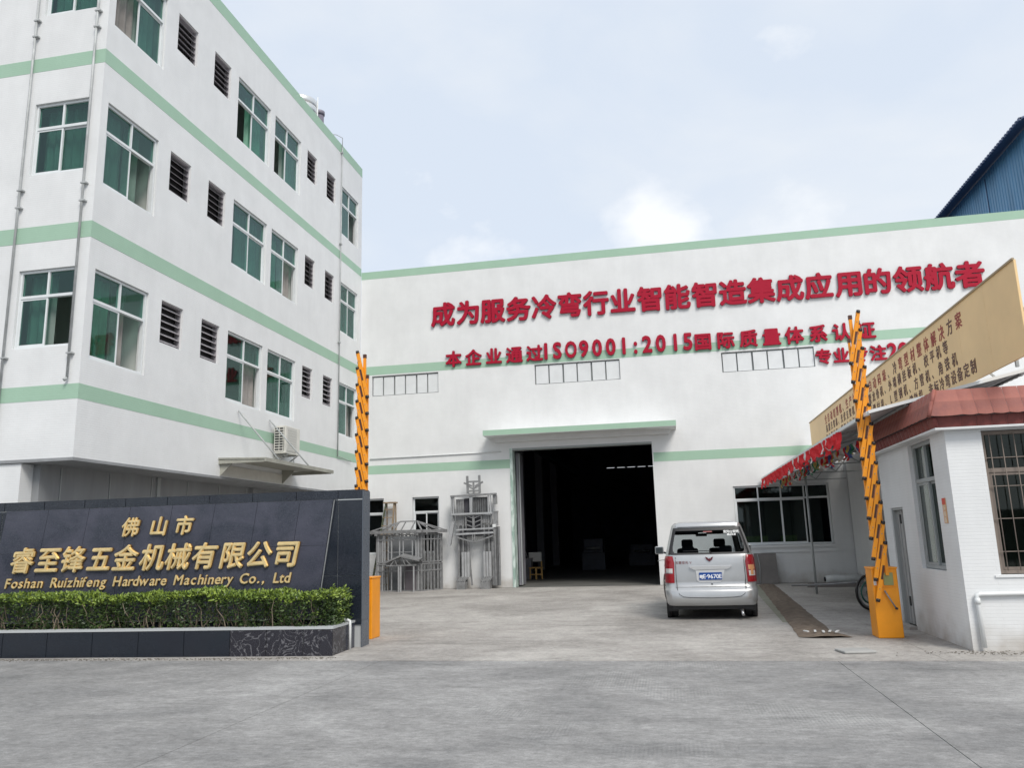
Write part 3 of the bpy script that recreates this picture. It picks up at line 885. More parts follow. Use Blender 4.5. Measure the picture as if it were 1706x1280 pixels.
for (a, b) in ((2.55, 3.0), (3.02, 3.3), (3.75, 4.25)):
    tag(MB().box((0, 0, 0), (b - a, .3, .26)).build('carton', YB, None, (a, WY + .3, 1.3)), 'yellow green carton standing inside the right window, %s' % {2.55: 'leftmost of the three', 3.02: 'middle of the three', 3.75: 'rightmost of the three'}[a], 'carton', 'cartons inside the right window')
boxp('shelf', (2.3, .26, 1.2), (5.3, .7, 1.28), mat('room_wall2', (.13, .14, .14), .8), ws)
# blocked clerestory openings filled with white boards
SLOT = mat('slot_shadow', (.30, .32, .32), .8)
BRD = mat('white_fill_board', (.70, .72, .73), .6, var=.1, vscale=2)
for (a, b, za, zb) in ((-10.95, -8.28, 7.26, 8.05), (-4.55, -1.39, 7.31, 8.07), (2.22, 5.37, 7.31, 8.04)):
    boxp('opening_back', (a, .12, za), (b, .14, zb), SLOT, ws)
    n = 6; pw = (b - a) / n
    for k in range(n):
        g_ = .03 if k % 2 else .045
        boxp('fill_board', (a + k * pw + g_, .045 + .01 * (k % 2), za + .03), (a + (k + 1) * pw - .02, .1, zb - .05), BRD, ws)

# raised red lettering
def lettering(label, items, z, size, grp_z=0, dz=0.0):
    r = root('wall_lettering', (0, WY, 0), 0, label, 'lettering')
    xs = [x for _, x in items]
    for ch, x in items:
        me = glyph(ch, size, .07, off=size * .034, mats=[RED, REDSIDE], key='r')
        t = (x - xs[0]) / max(1e-6, xs[-1] - xs[0])
        o = link('character', me, r, (x, -.02, z + dz * t))
        if ord(ch) < 128: o.scale = (1.12, 1, 1.32)
        if ch in 'O': o.scale = (.86, 1, 1.32)
    return r
R1 = list(zip('成为服务冷弯行业智能智造集成应用的领航者', [-8.05, -7.06, -6.08, -5.08, -4.1, -3.12, -2.14, -1.15, -.17, .83, 1.8, 2.8, 3.78, 4.76, 5.74, 6.73, 7.7, 8.69, 9.68, 10.66]))
lettering('large red raised Chinese slogan letters, top line on the white workshop wall', R1, 9.93, .97, dz=-.13)
R2 = list(zip('本企业通过ISO9001:2015国际质量体系认证', [-7.65, -6.87, -6.08, -5.29, -4.52, -4.09, -3.66, -3.15, -2.67, -2.18, -1.68, -1.2, -.78, -.36, .13, .65, 1.09, 1.62, 2.42, 3.2, 3.99, 4.76, 5.56, 6.34, 7.13]))
lettering('smaller red raised letters with ISO9001:2015, second line across the green band', R2, 8.26, .64, dz=-.04)
R3 = list(zip('专业专注20', [5.65, 6.24, 6.84, 7.44, 7.9, 8.25]))
lettering('short red raised line starting under the second line, cut off by the beige signboard', R3, 7.42, .56)

# ------------------------------------------------------------------ blue building far right behind the wall
bb = root('blue_building', (14.65, 30.6, 0), 0, 'tall blue corrugated metal building rising behind the workshop roof', 'building')
cw_ = MB(); pitch = .25; L_ = 12.0; n = int(L_ / pitch)
prof = []
for k in range(n):
    y = k * pitch
    prof += [(0, y), (0, y + .14), (.035, y + .165), (.035, y + .225)]
prof.append((0, n * pitch))
for (a, b) in zip(prof, prof[1:]):
    cw_.face([(a[0], a[1] + .05, 0), (b[0], b[1] + .05, 0), (b[0], b[1] + .05, 16.95), (a[0], a[1] + .05, 16.95)])
cw_.build('corrugated_wall', BLUE, bb)
boxp('end_wall', (.04, .0, 0), (14, .05, 16.9), BLUE, bb)
b = MB()
b.prism([(-.65, 16.76), (-.65, 16.83), (7, 19.3), (14.5, 16.9), (14.5, 16.84), (7, 19.2)], -.05, 12.2)
b.build('roof', BLUED, bb)
sf = MB()
for k in range(48):
    sf.box((-.68, -.05 + k * .25, 16.72), (-.60, -.05 + k * .25 + .13, 16.84))
sf.build('roof_ribs', BLUED, bb)['kind'] = 'stuff'
MB().bar((-.02, .95, 13), (-.02, .95, 16.7), .03).build('seam', BLUED, bb)
MB().bar((-.02, 5.2, 13), (-.02, 5.2, 16.7), .03).build('seam', BLUED, bb)

# ------------------------------------------------------------------ sign wall with planter
sg = root('sign_wall', (-5.31, 12.77, 0), math.radians(2.43), 'black granite company sign wall with gold lettering and planter', 'sign wall')
boxp('wall_core', (-7.6, .012, 0), (.232, .33, 2.55), GROUT, sg)
# top course
xs = [.235, -.20, -.95, -1.75, -2.55, -3.35, -4.15, -4.95, -5.75, -6.55, -7.6]
for a, b in zip(xs, xs[1:]):
    boxp('granite_panel', (b + .006, -.02, 2.425), (a - .006, .02, 2.56), GRAN, sg)
    boxp('granite_panel', (b + .006, -.018, 2.561), (a - .006, .34, 2.575), GRAN, sg)
# right border panels
for (za, zb) in ((1.15, 2.40), (.36, 1.144)):
    boxp('granite_panel', (-.19, -.01, za), (.232, .02, zb), GRAN, sg)
boxp('grout_line', (-.2, -.012, 2.402), (.232, .01, 2.422), GROUT, sg)
# end face
for (za, zb) in ((0.0, .42), (.424, 2.555)):
    boxp('granite_panel', (.233, -.02, za), (.245, .34, zb), GRANE, sg)
# recess behind the plaque and bottom panels
xs = [-.196, -1.0, -1.8, -2.6, -3.4, -4.2, -5.0, -5.8, -6.6, -7.6]
for a, b in zip(xs, xs[1:]):
    for (za, zb) in ((.36, 1.144), (1.15, 2.4)):
        boxp('granite_panel', (b + .006, 0, za), (a - .006, .02, zb), GRAN, sg)
SH = .142
plq = root('plaque', (0, 0, 0)); plq.parent = sg
pxs = [-.26, -.85, -1.62, -2.4, -3.2, -4.0, -4.8, -5.6, -6.44]
def sh(x, z): return x - (2.415 - z) * SH
for a, b in zip(pxs, pxs[1:]):
    for (za, zb) in ((.5, 1.655), (1.659, 2.415)):
        m_ = MB(); m_.prism([(sh(b + .003, za), za), (sh(a - .003, za), za), (sh(a - .003, zb), zb), (sh(b + .003, zb), zb)], -.085, -.045)
        m_.build('granite_panel', GRANP, plq)
m_ = MB(); m_.prism([(sh(-6.44, .45), .45), (sh(-.262, .45), .45), (sh(-.262, 2.412), 2.412), (sh(-6.44, 2.412), 2.412)], -.046, 0.0)
m_.build('backing', GROUT, plq)
def gold(text, xs, z, size, off, depth, bev):
    for ch, x in zip(text, xs):
        if ch == ' ': continue
        me = glyph(ch, size, depth, off=off, shear=SH + .07, bevel=bev, mats=[GOLD, GOLDSIDE], key='g')
        link('character', me, plq, (x, -.09, z))
gold('佛山市', [-3.95, -3.42, -2.93], 1.935, .34, .012, .05, .009)
gold('睿至锋五金机械有限公司', [-6.00 + .496 * k for k in range(11)], 1.36, .46, .016, .06, .012)
lat = 'Foshan Ruizhifeng Hardware Machinery Co., Ltd'
wd = {'i': .055, 'f': .07, 't': .08, 'r': .085, 's': .11, ' ': .12, '.': .075, ',': .085, 'M': .17, 'w': .16, 'H': .16, 'R': .15, 'C': .155, 'F': .13, 'L': .13, 'z': .11}
ws_ = [wd.get(c, .125) for c in lat]
tot = sum(ws_); k = (6.33 - .96) / tot
x = -6.33
px_ = []
for a in ws_:
    px_.append(x + a * k / 2); x += a * k
gold(lat, px_, 1.06, .235, .006, .03, .004)
# planter
pl = root('planter_box', (-5.31, 12.77, 0), math.radians(2.43), 'low black stone planter with pale coping in front of the sign wall', 'planter')
xs = [.12, -.35, -.95, -1.55, -2.32, -3.1, -3.9, -4.7, -5.5, -6.3, -7.1]
for i, (a, b) in enumerate(zip(xs, xs[1:])):
    boxp('stone_panel', (b + .006, -1.0, 0), (a - .006, -.975, .395), MARB if i < 3 else GRAN, pl)
boxp('core', (-7.1, -.974, 0), (.095, -.85, .39), GROUT, pl)
boxp('core', (-.05, -.85, 0), (.095, -.021, .39), GROUT, pl)
boxp('stone_panel', (.096, -.99, 0), (.12, -.40, .395), MARB, pl)
boxp('stone_panel', (.096, -.396, 0), (.12, -.022, .395), GRANP, pl)
boxp('coping', (-7.1, -1.01, .396), (.13, -.84, .43), GROUT, pl)
boxp('coping', (-.06, -.84, .396), (.13, -.022, .43), GROUT, pl)
boxp('soil', (-7.1, -.84, .2), (-.06, -.022, .33), SOIL, pl)
MB().tube([(-.12, -.32, .47), (.10, -.33, .47), (.15, -.33, .45), (.155, -.33, .36), (.155, -.33, .0)], .022, 10).build('drain_pipe', PIPE, pl)

# grit along the kerb foot
rg = random.Random(3)
gt = MB()
for k in range(900):
    x = rg.uniform(-12, -5.0); y = 11.62 + (x + 5.1) * .0425 + abs(rg.gauss(0, .10)) * -1
    if rg.random() < .15: x = 4.0 + rg.gauss(0, .4); y = 12.0 + rg.gauss(0, .1)
    q = rg.uniform(.004, .014)
    gt.box((x, y, .0005), (x + q * 1.6, y + q, q * .7))
tag(gt.build('grit', mat('grit', (.22, .20, .17), .9, var=.5, vscale=30)), kind='stuff')
# hedge
LEAFM = mat('hedge_leaf', (.085, .135, .035), .45, col2=(.025, .05, .015), vscale=5, detail=4)
LEAFY = mat('young_hedge_leaf', (.29, .38, .06), .45, col2=(.13, .20, .035), vscale=6, detail=3)
STEM = mat('hedge_stem', (.22, .18, .13), .8)
hd = root('hedge', (-5.31, 12.77, .33), math.radians(2.43), 'clipped green hedge growing in the planter below the gold lettering', 'hedge')
rnd = random.Random(11)
lf = MB(); lf_m = []
def leaf(b, c, d, nrm, L, W, m):
    d = d.normalized(); s_ = d.cross(nrm)
    if s_.length < 1e-3: s_ = d.cross(Vector((0, 0, 1)))
    s_.normalize(); nn_ = s_.cross(d)
    k = len(b.v)
    b.v += [tuple(c), tuple(c + d * L * .5 + s_ * W * .5 + nn_ * .006), tuple(c + d * L - nn_ * .008), tuple(c + d * L * .5 - s_ * W * .5 + nn_ * .006)]
    b.f.append((k, k + 1, k + 2)); b.m.append(m); b.sm.append(False)
    b.f.append((k, k + 2, k + 3)); b.m.append(m); b.sm.append(False)
X0, X1, Y0, Y1, HZ = -7.0, .0, -.88, -.06, .60
def top(x, y): return HZ + .03 * math.sin(x * 2.1) + .025 * math.sin(x * 5.3 + 1) + .02 * math.sin(x * 11 + y * 7)
for i in range(21000):
    x = rnd.uniform(X0, X1)
    u = rnd.random()
    T = top(x, 0)
    dens = .5 + .5 * math.sin(x * 3.1 + 1.3) * math.sin(x * 1.3)
    if u < .40:      # top
        y = rnd.uniform(Y0, Y1); z = T - abs(rnd.gauss(0, .045)); out = Vector((rnd.uniform(-.6, .6), rnd.uniform(-.9, .3), 1))
    elif u < .88:    # front
        z = T * (rnd.random() ** .75); 
        if z < T * .7 and rnd.random() < .75 * (1 - dens): continue
        y = Y0 + abs(rnd.gauss(0, .07)) + .05 * math.sin(x * 7 + z * 9); out = Vector((rnd.uniform(-.7, .7), -1, rnd.uniform(-.2, .9)))
    elif u < .93:
        x = X1 - abs(rnd.gauss(0, .07)) + .1 * rnd.random(); z = T * rnd.random(); y = rnd.uniform(Y0, Y1); out = Vector((1, rnd.uniform(-.6, .3), rnd.uniform(-.1, .8)))
    else:
        y = rnd.uniform(Y0 + .1, Y1); z = T * rnd.random(); out = Vector((rnd.uniform(-1, 1), rnd.uniform(-1, 1), rnd.uniform(-.5, 1)))
    d = out + Vector((rnd.gauss(0, .5), rnd.gauss(0, .4), rnd.gauss(0, .4)))
    nrm = Vector((rnd.gauss(0, .6), rnd.gauss(-.4, .5), rnd.gauss(.8, .4)))
    young = z > T - .09 and rnd.random() < .75
    L_ = rnd.uniform(.04, .08)
    leaf(lf, Vector((x, y, z)), d, nrm, L_, L_ * .5, 1 if young else 0)
fo = lf.build('foliage', [LEAFM, LEAFY], hd)
fo['kind'] = 'stuff'
# end sprigs
sp = MB()
for k in range(46):
    bx_, by_, bz_ = X1 - rnd.uniform(0, .25), rnd.uniform(-.8, -.1), rnd.uniform(.05, .5)
    dr = Vector((rnd.uniform(.2, 1), rnd.uniform(-.6, .2), rnd.uniform(.2, 1))).normalized()
    for j in range(12):
        c = Vector((bx_, by_, bz_)) + dr * (.02 * j)
        leaf(sp, c, dr + Vector((rnd.gauss(0, .7), rnd.gauss(0, .7), rnd.gauss(0, .5))), Vector((0, -.3, 1)), .06, .028, 0 if j < 8 else 1)
so_ = sp.build('sprigs', [LEAFM, LEAFY], hd); so_['kind'] = 'stuff'
st = MB()
for k in range(150):
    x = rnd.uniform(X0, X1 - .1); y = rnd.uniform(Y0 + .03, Y0 + .3)
    p = Vector((x, y, -.02)); pts = [p]
    for j in range(4):
        p = p + Vector((rnd.gauss(0, .05), rnd.gauss(0, .04), .13)); pts.append(p)
    st.tube(pts, [.012, .010, .008, .006, .004], 5, cap=False)
so2 = st.build('stems', STEM, hd); so2['kind'] = 'stuff'

# ------------------------------------------------------------------ fence barriers
def barrier(label, loc, sgn):
    r = root('fence_barrier', loc, 0, label, 'barrier', 'folding fence barriers raised at the gate')
    # box
    bx = boxp('cabinet', (-.185, 0, 0), (.19, .42, 1.05), ORANGE, r, bevel=.015)
    boxp('cabinet_lid', (-.195, -.01, 1.045), (.2, .43, 1.075), ORANGE, r, bevel=.008)
    boxp('display_panel', (-.02, -.012, .80), (.12, .002, .99), mat('display_green', (.28, .30, .12), .35), bx)
    boxp('panel_frame', (-.05, -.016, .775), (.15, -.0, .79), ORANGE, bx)
    MB().tube([(-.03, -.03, .72), (.10, -.05, .46)], .012).build('crank_handle', STEEL, bx)
    MB().tube([(.11, -.03, .45), (.11, -.07, .45)], .02).build('crank_knob', BLACKP, bx)
    boxp('sticker', (-.17, -.004, .8), (-.13, .0, .9), PIPE, bx)
    # two booms
    so__ = -.05 if sgn > 0 else 0
    for (x, za, zb, w_) in ((.09 * sgn, .95, 5.02, .05), (-.02 * sgn, 1.1, 5.12, .05), (-.08 * sgn, 1.5, 4.72, .035)):
        x += so__; m_ = MB(); m_.box((x - w_ / 2, -.03, za), (x + w_ / 2, .01, zb)); bo = m_.build('boom', ORANGE, r)
        boxp('end_cap', (x - w_ / 2 - .004, -.034, zb), (x + w_ / 2 + .004, .014, zb + .07), BAND, bo)
    # slats
    L_ = .925; ang = math.atan2(.21, .9) * sgn
    sm_ = MB().box((-.03, -.022, -L_ / 2 + .03), (.03, .022, L_ / 2 - .03))
    sm_.box((-.004 if sgn > 0 else -.028, -.0245, -.12), (.028 if sgn > 0 else .004, -.0225, .1), 1)
    sm_.box((-.026, -.023, .36), (-.02, -.0225, .40), 1)
    me = sm_.mesh('slat', [ORANGE, BAND])
    cm = MB().tube([(0, 0, -.022), (0, 0, .03)], [.036, .03], 10).mesh('end_cap', BLACKP)
    bm_ = MB().tube([(0, -.03, 0), (0, -.022, 0)], .008, 8).mesh('bolt', STEEL)
    for k in range(13):
        zc = .55 + L_ / 2 + k * .315
        s_ = link('slat', me, r, (so__, -.075, zc), (0, ang, 0))
        link('end_cap', cm, s_, (0, 0, L_ / 2 - .02))
        link('end_cap', cm, s_, (0, 0, -L_ / 2 + .02), (PI, 0, 0))
        for z in (-.27, .27): link('bolt', bm_, s_, (0, 0, z))
    return r
barrier('orange fence barrier folded upright beside the guard house', (3.265, 13.6, 0), 1)
rb_ = barrier('orange fence barrier folded upright behind the black sign wall', (-5.475, 13.78, 0), -1)

# ------------------------------------------------------------------ guard house
GX, GY = 3.95, 12.2
gh = root('guard_house', (GX, GY, 0), 0, 'small white guard house with red tile eaves and barred window', 'guard house')
wall('front_wall', WHITEG, gh, (0, 0, 0), 0, 6.0, 0, 3.05, [(.48, 2.6, 1.0, 3.0)], .2)
# left face: local x runs toward the camera
GL = 3.7
wall('side_wall', WHITEG, gh, (0, GL, 0), -PI / 2, GL, 0, 3.05, [(GL - 1.82, GL - .66, 1.03, 3.0), (GL - 3.28, GL - 2.52, 0, 2.03)], .2)
boxp('rear_wall', (.01, GL, 0), (6, GL + .1, 3.05), WHITEG, gh)
boxp('end_wall', (5.8, .21, 0), (6, GL, 3.05), WHITEG, gh)
boxp('inner_wall', (1.9, .21, 0), (2.0, GL - .01, 3.0), INNER, gh)
boxp('roof_slab', (-.05, -.05, 3.051), (6.05, GL + .1, 3.25), WHITE, gh)
GLG = glass('grey_green_glass', (.48, .53, .47), .03)
window(gh, (.06, 1.815, 1.04), -PI / 2, 1.15, 1.95, tr=.70, cols=2, fm=ALUG, gl=GLG, curtain=[(0, .8, mat('olive_curtain', (.16, .16, .13), .9, var=.3))])
RUSTY = mat('rusty_bar_paint', (.20, .165, .14), .7)
fwn = window(gh, (.49, .08, 1.01), 0, 2.1, 1.98, tr=.72, cols=2, fm=RUSTY, gl=GLG)
# bars over the front window
bar = MB().tube([(0, 0, 0), (0, 0, 1.9)], .007, 6).mesh('grille_bar', RUSTY)
for k in range(13):
    link('grille_bar', bar, fwn, (.1 + k * .16, -.04, .04))
for z in (.3, .75, 1.2, 1.6):
    MB().bar((.02, -.03, z), (2.08, -.03, z), .011).build('grille_rail', RUSTY, fwn)
boxp('window_sill', (.4, -.02, .965), (2.7, 0, .995), WHITE, gh)
# door
dr = boxp('door', (.09, 2.54, .04), (.13, 3.26, 2.0), mat('aluminium_door', (.50, .50, .49), .4, metal=.3, var=.2, vscale=3), gh)
for y in (2.56, 2.72, 2.9, 3.08, 3.22):
    boxp('panel_rib', (.075, y, .05), (.089, y + .03, 1.98), mat('door_rib', (.40, .41, .41), .4, metal=.3), dr)
for z in (.35, 1.75):
    boxp('hinge_plate', (.066, 2.95, z), (.0745, 3.02, z + .16), DARK, dr)
fr_ = MB(); fr_.box((.02, 2.5, 0), (.1, 2.54, 2.03)); fr_.box((.02, 3.26, 0), (.1, 3.3, 2.03)); fr_.box((.02, 2.54, 1.99), (.1, 3.26, 2.03))
fr_.build('door_frame', ALUG, gh)
boxp('door_step', (-.12, 2.5, 0), (-.001, 3.3, .05), mat('step_concrete', (.33, .31, .29), .8), gh)
# tile eaves: three courses on each side
eave = root('eave_skirt', (0, 0, 0)); eave.parent = gh
def course_tile(w_, h, mt, tilt, lb=0, lt=0, rb=0, rt=0, wav=.016):
    b_ = MB(); n = 6
    top_, bot = [], []
    for i in range(n + 1):
        t = i / n
        xb = lb + (w_ + rb - lb) * t; xt = lt + (w_ + rt - lt) * t
        yv = wav * math.sin(PI * t)
        bot.append((xb, -yv - h * tilt, -wav * .9 * math.sin(PI * t)))
        top_.append((xt, -yv * .8, h))
    for i in range(n):
        b_.face([bot[i], bot[i + 1], top_[i + 1], top_[i]], sm=True)
        bk = [(p[0], p[1] + .02, p[2] + .004) for p in (bot[i], bot[i + 1])]
        b_.face([bk[0], bk[1], bot[i + 1], bot[i]])
    return b_.mesh('roof_tile', mt)
TILEB = mat('red_brown_skirt_tile', (.25, .06, .05), .6, col2=(.17, .045, .04), vscale=8)
TILE2 = mat('red_roof_tile_upper', (.36, .12, .088), .65, col2=(.26, .085, .07), vscale=5, bump=.2)
tw = .2
specs = [(3.05, .20, TILEB, -.25, -.16), (3.215, .205, TILE, .42, -.155), (3.40, .20, TILE2, .42, -.075)]
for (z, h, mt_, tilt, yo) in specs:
    ob = yo - h * tilt            # outward offset of the bottom edge
    x0t = .2
    me = course_tile(tw * .985, h, mt_, tilt)
    fl_ = course_tile(tw, h, mt_, tilt, lb=ob - .0, lt=yo)
    fr2 = course_tile(tw, h, mt_, tilt, rb=-ob, rt=-yo)
    link('roof_tile', fl_, eave, (0, yo, z))
    link('roof_tile', fr2, eave, (yo, tw, z), (0, 0, -PI / 2))
    for k in range(1, 30):
        link('roof_tile', me, eave, (k * tw, yo, z))
    for k in range(1, 20):
        link('roof_tile', me, eave, (yo, (k + 1) * tw, z), (0, 0, -PI / 2))
    boxp('tile_shadow_strip', (ob + .004, ob + .006, z - .016), (6.0, ob + .03, z - .003), DARK, eave)  # dark strip stands in for the shadow beneath each tile course
    boxp('tile_shadow_strip', (ob + .006, ob + .031, z - .016), (ob + .03, 4.0, z - .003), DARK, eave)
    MB().tube([(ob - .01, ob - .01, z - .01), (yo - .005, yo - .005, z + h)], .028, 8).build('hip_cap', mt_, eave)
boxp('eave_core', (.1, .1, 3.251), (6.05, GL + .3, 3.6), mat('eave_core', (.3, .28, .27), .8), gh)
boxp('eave_soffit', (-.16, -.16, 3.02), (6.05, -.051, 3.05), WHITE, gh)
boxp('eave_soffit', (-.16, -.051, 3.02), (-.051, GL + .3, 3.05), WHITE, gh)
# outlet pipe on front
MB().tube([(2.9, -.04, .78), (.17, -.04, .75), (.12, -.05, .74), (.12, -.05, .68), (.13, -.055, .05)], .03, 10).build('waste_pipe', PIPE, gh)
b = MB().tube([(.12, -.05, .70), (.12, -.05, .62)], .037, 10); b.build('pipe_collar', PIPE, gh)
# house number plate
npl = boxp('number_plate', (-.012, .30, 1.72), (-.002, .44, 2.08), mat('plate_orange', (.62, .36, .20), .5), gh)
boxp('red_header', (-.014, .30, 1.99), (-.0122, .44, 2.08), mat('plate_red', (.6, .08, .05), .5), npl)
for k, ch in enumerate('环镇路'):
    me = glyph(ch, .085, .002, off=.001, mats=mat('plate_ink', (.75, .68, .55), .5), key='np')
    link('character', me, npl, (-.0125, .37, 1.905 - k * .085), (0, 0, -PI / 2))

# ------------------------------------------------------------------ side shed behind the guard house
sh_ = root('side_shed', (6.0, 16.0, 0), 0, 'low white side building between guard house and workshop', 'building')
wall('side_wall', WHITEG, sh_, (0, 12.35, 0), -PI / 2, 12.35, 0, 4.0, [(3.6, 6.6, 0, 2.5)], .2)
boxp('roof_slab', (0, 0, 4.001), (7, 12.3, 4.1), WHITE, sh_)
boxp('inner_wall', (3.0, 0, 0), (3.1, 12.3, 4), DARKIN, sh_)
boxp('opening_trim', (-.02, 5.7, 2.5), (0, 8.8, 2.56), WHITE, sh_)

# ------------------------------------------------------------------ awning
aw = root('awning', (3.25, 13.3, 0), 0, 'pale corrugated awning on thin posts in front of the side shed', 'awning')
b = MB(); L_ = 15.0; pt = .2; n = int(L_ / pt)
sl_ = .225
for k in range(n * 2):
    y0_ = k * pt / 2; y1_ = (k + 1) * pt / 2
    za = .02 if k % 2 else 0; zb = 0 if k % 2 else .02
    b.face([(0, y0_, 3.5 + za), (0, y1_, 3.5 + zb), (2.7, y1_, 3.5 + zb + 2.7 * sl_), (2.7, y0_, 3.5 + za + 2.7 * sl_)])
b.build('roof_sheet', SHEET, aw)
MB().bar((-.02, 0, 3.485), (-.02, 15.0, 3.485), .05, .06).build('edge_rail', PIPE, aw)
MB().bar((-.02, -.02, 3.5), (2.7, -.02, 3.5 + 2.7 * sl_), .04, .05).build('edge_rail', PIPE, aw)
for y in (2.5, 5.5, 8.5, 11.5, 14.8):
    b = MB(); b.bar((0, y, 3.44), (2.7, y, 3.44 + 2.7 * sl_), .04, .04); b.bar((.1, y, 3.38), (2.65, y, 3.38), .03)
    b.bar((.9, y, 3.4), (1.25, y, 3.7), .025); b.bar((1.7, y, 3.4), (1.25, y, 3.7), .025); b.bar((1.7, y, 3.4), (2.1, y, 3.85), .025)
    b.build('truss', GPIPE, aw)
for x in (.6, 1.5, 2.3):
    MB().bar((x, .1, 3.46 + x * sl_), (x, 14.9, 3.46 + x * sl_), .035).build('purlin', GPIPE, aw)
MB().tube([(.56, 9.9, 0), (.56, 9.9, 3.6)], .032, 10).build('post', GPIPE, aw)
MB().tube([(2.6, 2.9, 0), (2.6, 2.9, 4.05)], .032, 10).build('post', GPIPE, aw)

# bunting
def rag_string(label, x, y0, y1, z, n, lens, cols, name='bunting', sway=.04, wk=1.0):
    r = root(name, (x, y0, z), 0, label, 'bunting')
    MB().tube([(0, (y1 - y0) * t / 12, -.03 * math.sin(PI * (t % 4) / 4)) for t in range(13)], .005, 5).build('string', GPIPE, r)
    rn = random.Random(5)
    for k in range(n):
        y = (y1 - y0) * (k + .5) / n
        w_ = (y1 - y0) / n * rn.uniform(.8, 1.25) * wk
        h = rn.uniform(*lens)
        q = MB(); m = 4; tx = rn.uniform(.02, .22)
        pr = None
        pts = []
        for j in range(m + 1):
            t = j / m
            pts.append((sway * math.sin(j * 1.4 + k) * t, w_ * (1 - .35 * t * rn.random()), -h * t))
        for j in range(m):
            a, c = pts[j], pts[j + 1]
            q.face([(a[0] - tx * a[1], y + a[1] / 2, a[2]), (a[0] + tx * a[1], y - a[1] / 2, a[2]), (c[0] + tx * c[1], y - c[1] / 2, c[2]), (c[0] - tx * c[1], y + c[1] / 2, c[2])], sm=True)
        q.build('flag', rn.choice(cols), r)
    return r
FW = mat('flag_white', (.62, .60, .58), .85); FB = mat('flag_blue', (.05, .10, .28), .85); FG = mat('flag_green', (.04, .22, .12), .85); FY = mat('flag_yellow', (.55, .42, .12), .85)
rag_string('ragged red cloth fringe hanging from the awning edge', 3.2, 15.4, 28.2, 3.46, 96, (.2, .33), [REDCL] * 9 + [FW], wk=1.25)
rag_string('string of small mixed colour flags hanging under the awning', 3.7, 15.8, 27.5, 3.36, 80, (.16, .3), [REDCL, REDCL, FW, FW, FB, FG, FY], sway=.06)

# beige signboard
bs = root('beige_signboard', (4.9, 11.5, 0), 0, 'long beige signboard with Chinese text standing on the awning roof', 'signboard')
seams = [0, 1.15, 2.3, 4.7, 7.1, 9.5, 11.9, 14.3, 16.45]
for a, b_ in zip(seams, seams[1:]):
    boxp('sheet_panel', (0, a + .002, 3.93), (.03, b_ - .002, 5.27), BEIGE, bs)
MB().bar((-.005, 0, 5.28), (-.005, 16.45, 5.28), .03, .03).build('top_trim', mat('trim_bronze', (.36, .27, .16), .5), bs)
for y in (.5, 3, 6, 9, 12, 15.5):
    b = MB(); b.bar((.05, y, 3.85), (.05, y, 5.2), .04); b.bar((.05, y, 4.9), (.8, y, 4.05), .03); b.build('support', GPIPE, bs)
def board(text, yfar, ynear, z, size, mfun):
    n = len(text)
    for k, ch in enumerate(text):
        y = yfar + (ynear - yfar) * k / (n - 1)
        mt_, kk = mfun(k, ch)
        me = glyph(ch, size, .004, off=size * .012, mats=mt_, key=kk)
        link('character', me, bs, (-.002, y - 11.5, z), (0, 0, -PI / 2))
board('全自动切割机、生产线系统、自动码垛、冷弯型材整体解决方案', 25.2, 13.75, 4.90, .29, lambda k, c: (REDINK, 'bR') if c not in '、冷方' else (INK, 'bI'))
board('抗震支架机、光伏支架机、轻钢别墅龙骨机、外墙横挂板机、校平机等', 25.15, 14.5, 4.63, .25, lambda k, c: (INK, 'bI'))
board('汽车型材机、货架立柱机、办公隔断型材机、L型钢机、方管机、角铁机', 25.25, 14.15, 4.34, .25, lambda k, c: (INK, 'bI'))
board('铁轨机、非标冷弯设备定制', 16.7, 13.4, 4.06, .25, lambda k, c: (INK, 'bI'))

